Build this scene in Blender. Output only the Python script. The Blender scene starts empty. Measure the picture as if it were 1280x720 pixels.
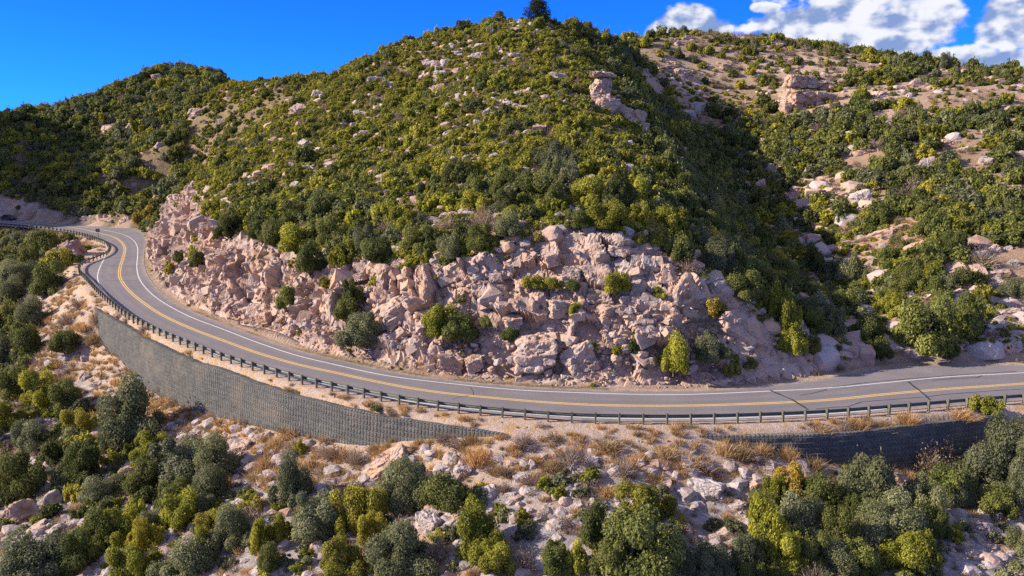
import bpy, bmesh, math, random
import numpy as np
from mathutils import Vector, Matrix, Quaternion

rng = np.random.default_rng(11)
random.seed(11)
R = math.radians
scene = bpy.context.scene
COL = scene.collection

# ------------------------------------------------------------------ camera model (photo is 1280 x 720)
F = 1005.0
PITCH = R(10.5)
CAMZ = 22.5
CP, SP = math.cos(PITCH), math.sin(PITCH)

def ray(px, py):
    px = np.asarray(px, float); py = np.asarray(py, float)
    u = (px - 640) / F; v = (360 - py) / F
    return np.stack([u, CP + v * SP, -SP + v * CP], -1)      # depth along the view axis = 1

def at_depth(px, py, d):
    return np.array([0, 0, CAMZ]) + ray(px, py) * np.asarray(d, float)[..., None]

def at_z(px, py, z):
    r = ray(px, py)
    t = (np.asarray(z, float) - CAMZ) / r[..., 2]
    return np.array([0, 0, CAMZ]) + r * t[..., None]

def project(P):
    P = np.asarray(P, float)
    x, y, z = P[..., 0], P[..., 1], P[..., 2] - CAMZ
    d = y * CP - z * SP
    d = np.where(d < 1, 1, d)
    return 640 + F * x / d, 360 - F * (y * SP + z * CP) / d, d

# ------------------------------------------------------------------ noise
def _h(ix, iy, iz, seed):
    with np.errstate(over='ignore'):
        h = (ix.astype(np.int64).astype(np.uint32) * np.uint32(374761393) + iy.astype(np.int64).astype(np.uint32) * np.uint32(668265263)
             + iz.astype(np.int64).astype(np.uint32) * np.uint32(2147483647 - 58) + np.uint32((seed * 974634777) % 4294967296))
        h = (h ^ (h >> np.uint32(13))) * np.uint32(1274126177)
        h = (h ^ (h >> np.uint32(15))) * np.uint32(2246822519)
        h = h ^ (h >> np.uint32(16))
    return h.astype(np.float64) / 4294967295.0

def vnoise(p, scale, seed=0):
    q = np.asarray(p) / scale
    i = np.floor(q); f = q - i; f = f * f * (3 - 2 * f)
    out = 0
    for a in (0, 1):
        for b in (0, 1):
            for c in (0, 1):
                w = (f[..., 0] if a else 1 - f[..., 0]) * (f[..., 1] if b else 1 - f[..., 1]) * (f[..., 2] if c else 1 - f[..., 2])
                out = out + w * _h(i[..., 0] + a, i[..., 1] + b, i[..., 2] + c, seed)
    return out * 2 - 1

def fbm(p, scale, seed=0, oct=4, gain=.5):
    s = 0; a = 1; t = 0
    for k in range(oct):
        s = s + a * vnoise(p, scale, seed + k * 7); t += a
        a *= gain; scale *= .5
    return s / t

def cells(p, scale, seed=0):
    """worley cells: returns F1, F2, tilt (a random plane through each cell), per cell random"""
    q = np.asarray(p) / scale
    i = np.floor(q)
    n = q.shape[0]
    f1 = np.full(n, 9.); f2 = np.full(n, 9.); tilt = np.zeros(n); rv = np.zeros(n)
    for a in (-1, 0, 1):
        for b in (-1, 0, 1):
            for c in (-1, 0, 1):
                ci = i + (a, b, c)
                cx, cy, cz = ci[:, 0], ci[:, 1], ci[:, 2]
                d = q - (ci + np.stack([_h(cx, cy, cz, seed + k) for k in (1, 2, 3)], -1))
                r = np.sqrt((d * d).sum(-1))
                nearer = r < f1
                f2 = np.where(nearer, f1, np.minimum(f2, r))
                if nearer.any():
                    m = nearer
                    rd = np.stack([_h(cx[m], cy[m], cz[m], seed + k) for k in (4, 5, 6)], -1) * 2 - 1
                    tilt[m] = (d[m] * rd).sum(-1)
                    rv[m] = _h(cx[m], cy[m], cz[m], seed + 8)
                f1 = np.where(nearer, r, f1)
    return f1, f2, tilt * scale, rv

def sstep(a, b, x):
    t = np.clip((np.asarray(x, float) - a) / (b - a), 0, 1)
    return t * t * (3 - 2 * t)

# ------------------------------------------------------------------ lines of the road, read from the picture, laid on the ground plane
def catmull(pts, n=8):
    P = np.array(pts, float)
    P = np.vstack([2 * P[0] - P[1], P, 2 * P[-1] - P[-2]])
    out = []
    for k in range(1, len(P) - 2):
        t = np.linspace(0, 1, n, endpoint=False)[:, None]
        a, b, c, d = P[k - 1], P[k], P[k + 1], P[k + 2]
        out.append(.5 * ((2 * b) + (-a + c) * t + (2 * a - 5 * b + 4 * c - d) * t * t + (-a + 3 * b - 3 * c + d) * t ** 3))
    return np.vstack(out + [P[-2][None]])

def resample(P, step):
    P = np.asarray(P, float)
    s = np.r_[0, np.cumsum(np.linalg.norm(np.diff(P, axis=0), axis=1))]
    t = np.arange(0, s[-1], step)
    return np.stack([np.interp(t, s, P[:, k]) for k in range(P.shape[1])], -1)

def smooth(P, win):
    k = np.hanning(win + 2)[1:-1]; k /= k.sum()
    h = win // 2
    Q = np.vstack([np.repeat(P[:1], h, 0), P, np.repeat(P[-1:], h, 0)])
    off = np.arange(-h, h + 1)
    out = np.stack([np.convolve(Q[:, c], k, 'valid') for c in range(P.shape[1])], -1)
    out = out[:len(P)]
    out[0], out[-1] = P[0], P[-1]
    return out

EXT = np.array([(-262, 40), (-262, 75), (-260, 110), (-252, 150), (-236, 182), (-214, 204), (-190, 215)], float)   # the road goes on round the ravine, out of the picture
_e = at_z(np.array([1300., 1400.]), np.array([477.7, 470.]), 0.)[:, :2]; EXT_END = (_e[1] - _e[0]) / np.linalg.norm(_e[1] - _e[0])
def ground_line(pts, z=0., step=.5, win=11, side=0.):
    px = catmull(pts)
    w = at_z(px[:, 0], px[:, 1], z)[:, :2]
    e = resample(catmull(EXT), 3.)
    t = np.gradient(e, axis=0); t /= np.linalg.norm(t, axis=1)[:, None]
    e = e + np.c_[-t[:, 1], t[:, 0]] * side
    w = np.vstack([e[e[:, 0] < w[0, 0] - 4], w, w[-1] + EXT_END * np.arange(8, 130, 8)[:, None]])
    return smooth(resample(w, step), win)

INNER = ground_line([(-110, 270.5), (-40, 272), (0, 273.5), (40, 276), (80, 279), (120, 282.5), (150, 284), (172, 287), (183, 297), (181, 312), (180, 325),
    (184, 342), (197, 360), (220, 379), (250, 393), (285, 407), (322, 421), (370, 437), (420, 449), (480, 462), (545, 473), (640, 482), (715, 486), (800, 488),
    (865, 488), (920, 485), (960, 481), (1020, 474), (1085, 462), (1122, 456), (1185, 454.5), (1280, 456), (1400, 460)], win=9, side=4.5)
YELLOW = ground_line([(-110, 272.5), (-40, 274.7), (0, 276.2), (60, 280.2), (100, 286), (125, 291.5), (140, 295.5), (150, 301), (156, 310), (154, 322), (150, 335),
    (150, 347), (160, 362), (180, 379), (205, 395), (240, 411), (280, 426), (320, 440.5), (370, 455), (420, 466), (480, 479), (545, 490), (640, 499.5), (715, 505),
    (780, 507), (865, 507), (960, 504), (1035, 500), (1110, 492.5), (1185, 486), (1280, 479.5), (1400, 470)], side=0.)
WHITE_IN = ground_line([(-110, 271.4), (-40, 273.2), (0, 274.8), (40, 277.5), (81, 281), (120, 286), (150, 292), (165, 299), (171.5, 308), (172, 320), (171, 335), (175, 350),
    (187, 365), (207, 380), (240, 397), (280, 412), (320, 427.5), (370, 444), (420, 456), (480, 469), (545, 477.5), (640, 487), (715, 490.5), (800, 493),
    (865, 493), (960, 489), (1035, 485), (1110, 478), (1185, 471), (1280, 466), (1400, 459)], side=3.3)
RAIL = ground_line([(-110, 275), (-40, 277.2), (0, 279), (37, 282), (75, 286), (100, 290.5), (120, 296), (134, 302), (139, 307.5), (134, 314), (120, 320), (103, 327),
    (100, 336), (110, 346), (125, 362), (145, 379), (160, 390), (185, 404), (212, 416), (250, 431), (285, 443.5), (320, 454), (350, 462), (387, 472), (430, 481),
    (475, 490), (522, 498), (575, 505), (640, 511), (707, 516), (790, 518), (865, 518), (960, 515.5), (1035, 512), (1102, 507), (1162, 502), (1215, 497.5),
    (1280, 492.5), (1400, 483)], z=.72, win=9, side=-5.2)
BROW = ground_line([(-110, 277.2), (-40, 279.8), (0, 282), (30, 284.5), (60, 288), (90, 293.5), (108, 299), (119, 304.5), (119, 309), (107, 315), (90, 325), (86, 338), (96, 354), (108, 371),
    (125, 385), (140, 395), (162, 407), (185, 421), (212, 435), (250, 451), (282, 461), (320, 474.5), (357, 487), (395, 496.5), (432, 507), (470, 515), (520, 523),
    (570, 531), (640, 539), (700, 541), (760, 541), (830, 541), (900, 541), (950, 541), (1010, 540), (1060, 537), (1120, 531), (1180, 524), (1240, 518),
    (1300, 511), (1400, 500)], z=-.4, win=7, side=-7.)

def polydist(P, L, chunk=20000):
    """signed distance (positive on the left of the line's direction, the uphill side) and the arc length of the nearest point"""
    P = np.asarray(P, float)[:, :2]
    L = np.vstack([L[:-2:3], L[-1:]]) if len(L) > 260 else L
    A = L[:-1]; D = np.diff(L, axis=0); LL = (D * D).sum(1)
    S = np.r_[0, np.cumsum(np.sqrt(LL))]
    dist = np.empty(len(P)); arc = np.empty(len(P))
    for c in range(0, len(P), chunk):
        Q = P[c:c + chunk, None, :] - A[None]
        t = np.clip((Q * D[None]).sum(-1) / LL, 0, 1)
        V = Q - t[..., None] * D[None]
        d2 = (V * V).sum(-1)
        k = d2.argmin(1); r = np.arange(len(k))
        cr = D[k, 0] * Q[r, k, 1] - D[k, 1] * Q[r, k, 0]
        dist[c:c + chunk] = np.sqrt(d2[r, k]) * np.where(cr >= 0, 1, -1)
        arc[c:c + chunk] = S[k] + t[r, k] * np.sqrt(LL[k])
    return dist, arc

# ------------------------------------------------------------------ terrain: two thin plate surfaces, the cut and the berm
class TPS:
    def __init__(s, pts, lam=.02):
        s.P = np.array([p[:2] for p in pts], float) / 100; z = np.array([p[2] for p in pts], float)
        n = len(s.P)
        K = s.U(s.P, s.P) + lam * np.eye(n) * .01
        Q = np.c_[np.ones(n), s.P]
        M = np.zeros((n + 3, n + 3)); M[:n, :n] = K; M[:n, n:] = Q; M[n:, :n] = Q.T
        s.w = np.linalg.solve(M, np.r_[z, 0, 0, 0])
    @staticmethod
    def U(A, B):
        r2 = ((A[:, None] - B[None]) ** 2).sum(-1)
        return .5 * r2 * np.log(r2 + 1e-12)
    def __call__(s, P, chunk=20000):
        P = np.asarray(P, float)[:, :2] / 100
        out = np.empty(len(P))
        n = len(s.P)
        for c in range(0, len(P), chunk):
            q = P[c:c + chunk]
            out[c:c + chunk] = s.U(q, s.P) @ s.w[:n] + s.w[n] + q @ s.w[n + 1:]
        return out

TAN = math.tan(R(58))
def cut_height(P):
    d, s = polydist(P, INNER)
    return d, TAN * (d - 1.1)

def on_cut(px, py):
    """where the ray of a picture point meets the cut slope"""
    d0 = np.linspace(60, 300, 1500)
    P = at_depth(np.full(1500, px), np.full(1500, py), d0)
    d, zc = cut_height(P)
    hit = (P[:, 2] < zc) & (d > 1.1) & (d < 30)
    return P[hit.argmax()]

up = []
def U_(*a):
    for px, py, d in a: up.append(at_depth(px, py, d))
for q in [(243, 237), (262, 268), (300, 290), (340, 305), (375, 325), (440, 326), (520, 328), (600, 314), (690, 290), (730, 281), (800, 293), (850, 328), (900, 352), (950, 392), (1000, 440),
          (0, 238), (30, 249), (60, 261), (100, 269), (130, 267), (160, 270)]:
    up.append(on_cut(*q))
U_((640, 250, 92), (640, 180, 110), (640, 100, 135), (660, 30, 170), (500, 260, 98), (500, 200, 116), (420, 260, 104), (400, 200, 126), (310, 240, 126), (300, 180, 170), (400, 140, 152), (260, 200, 214), (258, 235, 190),
   (550, 46, 182), (450, 89, 200), (520, 120, 150), (350, 107, 235), (290, 110, 265), (200, 91, 300), (115, 128, 285), (160, 113, 292), (60, 143, 280), (243, 107, 290), (0, 148, 272), (350, 150, 190), (310, 150, 222), (260, 150, 245), (200, 150, 264), (120, 170, 265), (60, 190, 256), (150, 230, 233), (100, 200, 247), (200, 240, 221), (200, 212, 236), (200, 182, 250), (150, 200, 248), (150, 165, 263), (100, 232, 232), (55, 228, 236), (20, 200, 248),
   (730, 200, 107), (760, 115, 140), (790, 190, 110), (830, 262, 92), (715, 60, 160), (740, 51, 180), (772, 60, 188), (785, 47, 245),
   (1020, 380, 104), (960, 300, 130), (905, 230, 152), (850, 150, 182), (805, 80, 215), (800, 47, 245), (850, 49, 262), (950, 53, 262), (1040, 64, 250), (1150, 82, 228), (1280, 97, 205),
   (1150, 370, 94), (1150, 300, 110), (1150, 200, 143), (1090, 130, 180), (1010, 130, 190), (1000, 200, 158), (1050, 260, 132), (1280, 200, 134), (1280, 300, 106), (1280, 400, 90), (900, 120, 212), (930, 160, 180))
for q in [(1085, 459), (1122, 453), (1185, 451), (1280, 452), (1390, 455)]:
    up.append(at_z(*q, .25))
for q in [(200, 268), (195, 280)]:
    up.append(at_z(*q, .8))
# behind the skyline and outside the frame
up += [(-30, 225, 34), (10, 230, 36), (50, 300, 34), (140, 310, 30), (-125, 380, 36), (-60, 320, 26), (-222, 335, 0), (-205, 300, 10), (-190, 262, 18), (-184, 228, 5), (-300, 300, 66), (-306, 255, 114), (-305, 200, 103), (-300, 150, 80), (-222, 240, 28), (-300, 90, 50), (-260, 330, 14), (-330, 330, 30), (-340, 240, 112), (160, 120, 17), (210, 220, 34), (150, 92, 8), (300, 300, 40), (100, 400, 25), (-200, 420, 20)]
upper = TPS(up)

lo = []
def L_(*a):
    for px, py, d in a: lo.append(at_depth(px, py, d))
WALL_FOOT = [(131, 417), (150, 442), (180, 470), (212, 496), (240, 510), (280, 522), (320, 530), (352, 540), (382, 547), (420, 554), (460, 557), (495, 553), (545, 549), (600, 545), (640, 541)]
def brow_y(px):
    q = project(np.c_[BROW, np.full(len(BROW), -.4)])
    k = np.abs(q[0] - px) + (q[1] < 380) * 2000
    return q[1][k.argmin()], q[2][k.argmin()]
WALL_FOOT2 = [(868, 543), (900, 550), (950, 557), (1000, 571), (1040, 581), (1080, 586), (1130, 586), (1180, 578), (1230, 556), (1250, 530)]
foot = []
for px, py in WALL_FOOT + WALL_FOOT2:
    y0, d0 = brow_y(px)
    p = at_depth(px, py, d0 - .55); foot.append((px, p)); lo.append(p)
for px in (680, 730, 780, 830, 1290, 1330, 1380):
    y0, d0 = brow_y(px)
    lo.append(at_depth(px, y0 + 2, d0 - .5))
qx, qy, qd = project(np.c_[BROW, np.full(len(BROW), -.4)])
for k in range(0, len(BROW), 16):
    if qy[k] < 384: lo.append(np.r_[BROW[k], -.6])
L_((640, 720, 50), (480, 620, 62), (400, 590, 66.5), (300, 600, 69), (300, 720, 55.5), (150, 600, 76), (150, 720, 59), (150, 500, 95), (110, 450, 107), (60, 430, 116), (20, 400, 133), (0, 500, 98),
   (0, 600, 80), (0, 720, 62), (40, 335, 158), (0, 300, 192), (0, 345, 160), (60, 372, 134), (90, 405, 112), (560, 600, 61), (640, 600, 59.5), (640, 650, 55), (560, 690, 53),
   (760, 600, 58), (760, 650, 54), (760, 720, 48.8), (900, 600, 60.5), (900, 650, 56), (900, 720, 50.5), (1060, 640, 58.5), (1060, 720, 52), (1200, 640, 60), (1280, 720, 52), (1280, 600, 64), (450, 720, 52.5))
lo += [(0, 20, -19), (-60, 20, -23), (60, 20, -17), (-130, 60, -27), (-160, 120, -22), (-200, 170, -16), (110, 50, -10), (0, -20, -34), (-170, 200, -7), (-250, 200, -8), (-230, 100, -26), (160, 70, -2), (-120, -10, -38), (120, -10, -28)]
lower = TPS(lo)

def ground(P, full=False):
    P = np.asarray(P, float)
    P3 = np.c_[P[:, :2], np.zeros(len(P))]
    di, zc = cut_height(P)
    db, sb = polydist(P, BROW)
    zu = upper(P)
    zu = zu + sstep(2, 14, zu) * (fbm(P3, 26, 3) * 1.2 + fbm(P3, 7, 5) * .5)
    zcn = zc + fbm(P3, 9, 9, 3) * np.clip(zc, 0, 1.5) * .8
    k = .8
    h = np.clip(.5 + .5 * (zcn - zu) / k, 0, 1)
    z1 = zcn * (1 - h) + zu * h - k * h * (1 - h)
    z1 = np.where(di < 1.1, np.minimum(z1, 0.0), z1)
    z1 = np.where(di > .3, np.maximum(z1, -.04 + .05 * vnoise(P3, 1.5, 2) * sstep(.3, 1, di)), -.05)
    z2 = lower(P)
    z2 = z2 + sstep(1, 8, -db) * (fbm(P3, 9, 31) * .7) + sstep(.5, 3, -db) * fbm(P3, 2.2, 37) * .22
    w = sstep(.35, -.35, db)
    dr, sr = polydist(P, RAIL)
    berm = np.where(dr > -.3, -.05, -.05 - .3 * sstep(-.3, -1.8, dr) + .07 * vnoise(P3, 1.2, 4) * sstep(-.3, -1, dr))
    z = np.where(di > .0, z1, berm * (1 - w) + z2 * w)
    if full:
        return z, di, db, dr, zu, zcn
    return z

def axis(lo_, hi_, a, b, fine, grow=1.035, most=3.2):
    v = list(np.arange(a, b + 1e-6, fine))
    s = fine
    while v[-1] < hi_:
        s = min(s * grow, most); v.append(v[-1] + s)
    s = fine; v = v[::-1]
    while v[-1] > lo_:
        s = min(s * grow, most); v.append(v[-1] - s)
    return np.array(v[::-1])

GX = axis(-345, 300, -66, 62, .42)
GY = axis(-30, 430, 42, 112, .42)
XX, YY = np.meshgrid(GX, GY, indexing='ij')
GP = np.c_[XX.ravel(), YY.ravel()]
gz, gdi, gdb, gdr, gzu, gzc = ground(GP, True)
GZ = gz.reshape(XX.shape)
SH = XX.shape

def bil(A, P):
    x = np.clip(P[:, 0], GX[0], GX[-1] - 1e-6); y = np.clip(P[:, 1], GY[0], GY[-1] - 1e-6)
    i = np.searchsorted(GX, x, 'right') - 1; j = np.searchsorted(GY, y, 'right') - 1
    i = np.clip(i, 0, len(GX) - 2); j = np.clip(j, 0, len(GY) - 2)
    u = (x - GX[i]) / (GX[i + 1] - GX[i]); v = (y - GY[j]) / (GY[j + 1] - GY[j])
    return A[i, j] * (1 - u) * (1 - v) + A[i + 1, j] * u * (1 - v) + A[i, j + 1] * (1 - u) * v + A[i + 1, j + 1] * u * v

def zat(P):
    return bil(GZ, np.asarray(P, float))

def hit(px, py, lo_=38, hi_=380, n=900):
    """first meeting of picture rays with the ground, in world space"""
    px = np.atleast_1d(np.asarray(px, float)); py = np.atleast_1d(np.asarray(py, float))
    ds = np.geomspace(lo_, hi_, n)
    Rr = ray(px, py)
    out = np.full((len(px), 3), np.nan)
    done = np.zeros(len(px), bool)
    for k in range(n):
        m = ~done
        if not m.any(): break
        P = np.array([0, 0, CAMZ]) + Rr[m] * ds[k]
        below = P[:, 2] <= zat(P)
        idx = np.where(m)[0][below]
        out[idx] = P[below]; done[idx] = True
    return out

def visible(P, lift=1.0, n=170):
    """whether nothing of the ground stands between the camera and the point"""
    P = np.asarray(P, float) + (0, 0, lift)
    C = np.array([0, 0, CAMZ])
    ok = np.ones(len(P), bool)
    for t in np.linspace(.15, .985, n):
        Q = C + (P - C) * t
        ok &= Q[:, 2] > zat(Q) - .15
    return ok

gyx, gyy = np.gradient(GZ, GX, GY)
SLOPE = np.hypot(gyx, gyy)

# ------------------------------------------------------------------ object helpers
def mesh_np(name, V, Fq, mats=(), smooth=False, mat_idx=None, attrs=None):
    """V (n,3); Fq (m,4) or (m,3) array, or a list of arrays of both"""
    me = bpy.data.meshes.new(name)
    V = np.asarray(V, np.float32)
    arrs = [np.asarray(a, np.int32) for a in (Fq if isinstance(Fq, list) else [Fq]) if len(a)]
    tot = sum(len(a) for a in arrs); nl = sum(a.size for a in arrs)
    me.vertices.add(len(V)); me.loops.add(nl); me.polygons.add(tot)
    me.vertices.foreach_set('co', V.ravel())
    me.loops.foreach_set('vertex_index', np.concatenate([a.ravel() for a in arrs]))
    cnt = np.concatenate([np.full(len(a), a.shape[1], np.int32) for a in arrs])
    st = np.r_[0, np.cumsum(cnt)[:-1]].astype(np.int32)
    me.polygons.foreach_set('loop_start', st)
    if mat_idx is not None:
        me.polygons.foreach_set('material_index', np.asarray(mat_idx, np.int32))
    me.polygons.foreach_set('use_smooth', np.full(tot, bool(smooth)))
    for m in mats: me.materials.append(m)
    for k, v in (attrs or {}).items():
        a = me.attributes.new(k, 'FLOAT', 'POINT'); a.data.foreach_set('value', np.asarray(v, np.float32))
    me.update(calc_edges=True)
    me.validate()
    return me

def link(name, data, parent=None, loc=None, rot=None, scale=None):
    o = bpy.data.objects.new(name, data); COL.objects.link(o)
    if parent is not None: o.parent = parent
    if loc is not None: o.location = loc
    if rot is not None: o.rotation_euler = rot
    if scale is not None: o.scale = scale
    return o

def tag(o, label=None, cat=None, group=None, kind=None):
    for k, v in (('label', label), ('category', cat), ('group', group), ('kind', kind)):
        if v: o[k] = v
    return o

def ribbon(L, R_, z=0.):
    """a strip between two lines of equal length"""
    n = len(L)
    zl = np.full(n, z)
    V = np.empty((2 * n, 3)); V[0::2] = np.c_[L, zl]; V[1::2] = np.c_[R_, zl]
    k = np.arange(n - 1)
    return V, np.stack([2 * k, 2 * k + 1, 2 * k + 3, 2 * k + 2], -1)

def normals2(L):
    T = np.gradient(L, axis=0); T /= np.linalg.norm(T, axis=1)[:, None] + 1e-9
    return np.c_[-T[:, 1], T[:, 0]]

def box_np(c, s, rz=0.):
    x, y, z = np.array(s) / 2
    V = np.array([(-x, -y, -z), (x, -y, -z), (x, y, -z), (-x, y, -z), (-x, -y, z), (x, -y, z), (x, y, z), (-x, y, z)])
    ca, sa = math.cos(rz), math.sin(rz)
    V = np.c_[V[:, 0] * ca - V[:, 1] * sa, V[:, 0] * sa + V[:, 1] * ca, V[:, 2]] + np.array(c)
    Fq = np.array([(0, 3, 2, 1), (4, 5, 6, 7), (0, 1, 5, 4), (1, 2, 6, 5), (2, 3, 7, 6), (3, 0, 4, 7)])
    return V, Fq

def merge(parts):
    Vs, Fs, n = [], [], 0
    for V, Fq in parts:
        Vs.append(V); Fs.append(np.asarray(Fq) + n); n += len(V)
    return np.vstack(Vs), np.vstack(Fs)

# ------------------------------------------------------------------ materials
class NT:
    def __init__(s, name):
        s.m = bpy.data.materials.new(name); s.m.use_nodes = True
        s.t = s.m.node_tree; s.n = s.t.nodes; s.n.clear()
        s.out = s.n.new('ShaderNodeOutputMaterial')
        s.b = s.n.new('ShaderNodeBsdfPrincipled'); s.t.links.new(s.b.outputs[0], s.out.inputs[0])
        s.b.inputs['Specular IOR Level'].default_value = .2
        s.pos = s.n.new('ShaderNodeNewGeometry').outputs['Position']
    def lk(s, a, b): s.t.links.new(a, b); return s
    def noise(s, scale, detail=4, rough=.55, vec=None, dist=0., out='Fac'):
        n = s.n.new('ShaderNodeTexNoise'); n.inputs['Scale'].default_value = scale; n.inputs['Detail'].default_value = detail
        n.inputs['Roughness'].default_value = rough; n.inputs['Distortion'].default_value = dist
        s.lk(vec or s.pos, n.inputs['Vector']); return n.outputs[out]
    def vor(s, scale, feature='F1', vec=None, out='Distance'):
        n = s.n.new('ShaderNodeTexVoronoi'); n.feature = feature; n.inputs['Scale'].default_value = scale
        s.lk(vec or s.pos, n.inputs['Vector']); return n.outputs[out]
    def ramp(s, fac, stops, interp='LINEAR'):
        n = s.n.new('ShaderNodeValToRGB'); r = n.color_ramp; r.interpolation = interp
        while len(r.elements) < len(stops): r.elements.new(.5)
        for e, (p, c) in zip(r.elements, stops):
            e.position = p; e.color = (*c, 1) if len(c) == 3 else c
        s.lk(fac, n.inputs['Fac']); return n.outputs['Color']
    def maprange(s, v, a, b, c=0., d=1.):
        n = s.n.new('ShaderNodeMapRange'); n.inputs['From Min'].default_value = a; n.inputs['From Max'].default_value = b
        n.inputs['To Min'].default_value = c; n.inputs['To Max'].default_value = d; s.lk(v, n.inputs['Value']); return n.outputs[0]
    def mix(s, fac, a, b, mode='MIX'):
        n = s.n.new('ShaderNodeMix'); n.data_type = 'RGBA'; n.blend_type = mode
        for v, k in ((fac, 0), (a, 6), (b, 7)):
            if isinstance(v, (int, float)): n.inputs[k].default_value = v
            elif isinstance(v, tuple): n.inputs[k].default_value = (*v, 1)
            else: s.lk(v, n.inputs[k])
        return n.outputs[2]
    def math(s, op, a, b=0., c=0.):
        n = s.n.new('ShaderNodeMath'); n.operation = op
        for k, v in enumerate((a, b, c)):
            if isinstance(v, (int, float)): n.inputs[k].default_value = v
            else: s.lk(v, n.inputs[k])
        return n.outputs[0]
    def attr(s, name, out='Fac'):
        n = s.n.new('ShaderNodeAttribute'); n.attribute_name = name; return n.outputs[out]
    def objrand(s): return s.n.new('ShaderNodeObjectInfo').outputs['Random']
    def mapping(s, scale, rot=(0, 0, 0), vec=None):
        n = s.n.new('ShaderNodeMapping'); n.inputs['Scale'].default_value = scale; n.inputs['Rotation'].default_value = rot
        s.lk(vec or s.pos, n.inputs['Vector']); return n.outputs[0]
    def bump(s, h, dist=.1, strength=1., prev=None):
        n = s.n.new('ShaderNodeBump'); n.inputs['Distance'].default_value = dist; n.inputs['Strength'].default_value = strength
        s.lk(h, n.inputs['Height'])
        if prev: s.lk(prev, n.inputs['Normal'])
        s.lk(n.outputs[0], s.b.inputs['Normal']); return n.outputs[0]
    def color(s, c):
        if isinstance(c, tuple): s.b.inputs['Base Color'].default_value = (*c, 1)
        else: s.lk(c, s.b.inputs['Base Color'])
        return s
    def rough(s, r): s.b.inputs['Roughness'].default_value = r; return s

def rock_colour(t, vec=None, tint=None):
    a = t.noise(.22, 5, .6, vec)
    b = t.noise(1.3, 5, .65, vec, .4)
    c = t.ramp(a, [(.3, (.30, .18, .12)), (.45, (.50, .32, .21)), (.58, (.42, .295, .225)), (.72, (.56, .375, .25))])
    c = t.mix(t.maprange(b, .45, .62), c, (.36, .29, .255))
    c = t.mix(t.maprange(t.noise(.5, 3, .6, vec, 1.), .58, .72), c, (.52, .275, .14))
    c = t.mix(t.maprange(t.noise(3.5, 4, .7, vec), .55, .75, 0, .7), c, (.62, .52, .45))
    c = t.mix(t.maprange(t.noise(9, 3, .7, vec), .6, .8, 0, .6), c, (.17, .135, .12))
    return c

def cut_patches(t, c, vec):
    # grey weathered, rusty and brown stained areas metres across
    c = t.mix(t.maprange(t.noise(.11, 3, .5, vec, .6), .52, .64, 0, .45), c, (.42, .35, .295))
    c = t.mix(t.maprange(t.noise(.16, 3, .6, t.mapping((1, 1, .45), (.3, .2, .9), vec), .8), .56, .68, 0, .6), c, (.40, .235, .14))
    return t.mix(t.maprange(t.noise(.6, 5, .7, vec, .8), .50, .64, 0, .75), c, (.18, .118, .088))

def mat_rock(name, local=False, grey=0.):
    t = NT(name); t.rough(.9)
    vec = None
    if local:
        tc = t.n.new('ShaderNodeTexCoord'); ad = t.n.new('ShaderNodeVectorMath'); ad.operation = 'ADD'
        oi = t.n.new('ShaderNodeObjectInfo'); t.lk(tc.outputs['Object'], ad.inputs[0]); t.lk(oi.outputs['Location'], ad.inputs[1]); vec = ad.outputs[0]
    c = rock_colour(t, vec)
    if not local: c = cut_patches(t, c, vec)
    if grey: c = t.mix(grey, c, (.36, .335, .325))
    if local:
        c = t.mix(1., c, t.ramp(t.objrand(), [(0, (.82, .8, .8)), (.5, (1, .97, .95)), (1, (1.1, 1.1, 1.12))]), 'MULTIPLY')
    t.color(c)
    h = t.math('ADD', t.noise(2.2, 8, .7, vec), t.math('MULTIPLY', t.vor(1.6, 'DISTANCE_TO_EDGE', vec), .5))
    t.bump(h, .16, .8)
    return t.m

def mat_ground():
    t = NT('ground_soil'); t.rough(.95)
    soil = t.ramp(t.noise(.12, 6, .65), [(.25, (.17, .10, .058)), (.42, (.28, .175, .11)), (.55, (.37, .235, .155)), (.72, (.46, .305, .21))])
    soil = t.mix(t.maprange(t.noise(1.6, 6, .7), .5, .68), soil, (.40, .295, .225))
    soil = t.mix(t.maprange(t.noise(5.5, 4, .7), .55, .7, 0, .7), soil, (.17, .12, .09))
    # pale gravel and straw of the berm and of the bare slopes
    dry = t.ramp(t.noise(.9, 6, .7), [(.3, (.36, .255, .185)), (.48, (.45, .345, .275)), (.6, (.42, .265, .12)), (.75, (.46, .30, .135))])
    dry = t.mix(t.maprange(t.noise(7, 4, .75), .5, .72, 0, .8), dry, (.24, .17, .115))
    c = t.mix(t.attr('dry'), soil, dry)
    c_grey = t.ramp(t.noise(1.1, 6, .7), [(.3, (.17, .155, .15)), (.5, (.30, .275, .265)), (.7, (.42, .385, .37))])
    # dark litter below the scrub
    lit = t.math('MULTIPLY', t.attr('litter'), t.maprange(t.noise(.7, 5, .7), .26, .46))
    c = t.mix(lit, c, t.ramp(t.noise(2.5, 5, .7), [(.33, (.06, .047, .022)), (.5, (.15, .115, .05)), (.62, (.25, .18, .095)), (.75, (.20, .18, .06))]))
    c = t.mix(t.attr('rock'), c, rock_colour(t))
    c = t.mix(t.attr('scree'), c, c_grey)
    c = t.mix(t.maprange(t.vor(1.1, 'F1', t.noise(.8, 3, .6, out='Color')), .0, .5, .25, 0), c, (.12, .085, .06))
    t.color(c)
    t.bump(t.math('ADD', t.noise(1.7, 9, .72), t.math('MULTIPLY', t.noise(9, 4, .7), .35)), .3, .8)
    return t.m

def mat_plain(name, col, rough=.6, metal=0., var=.25, scale=3.):
    t = NT(name); t.rough(rough); t.b.inputs['Metallic'].default_value = metal
    lo_ = tuple(c * (1 - var) for c in col); hi_ = tuple(min(1, c * (1 + var)) for c in col)
    t.color(t.ramp(t.noise(scale, 5, .65), [(.3, lo_), (.7, hi_)]))
    return t.m

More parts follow.
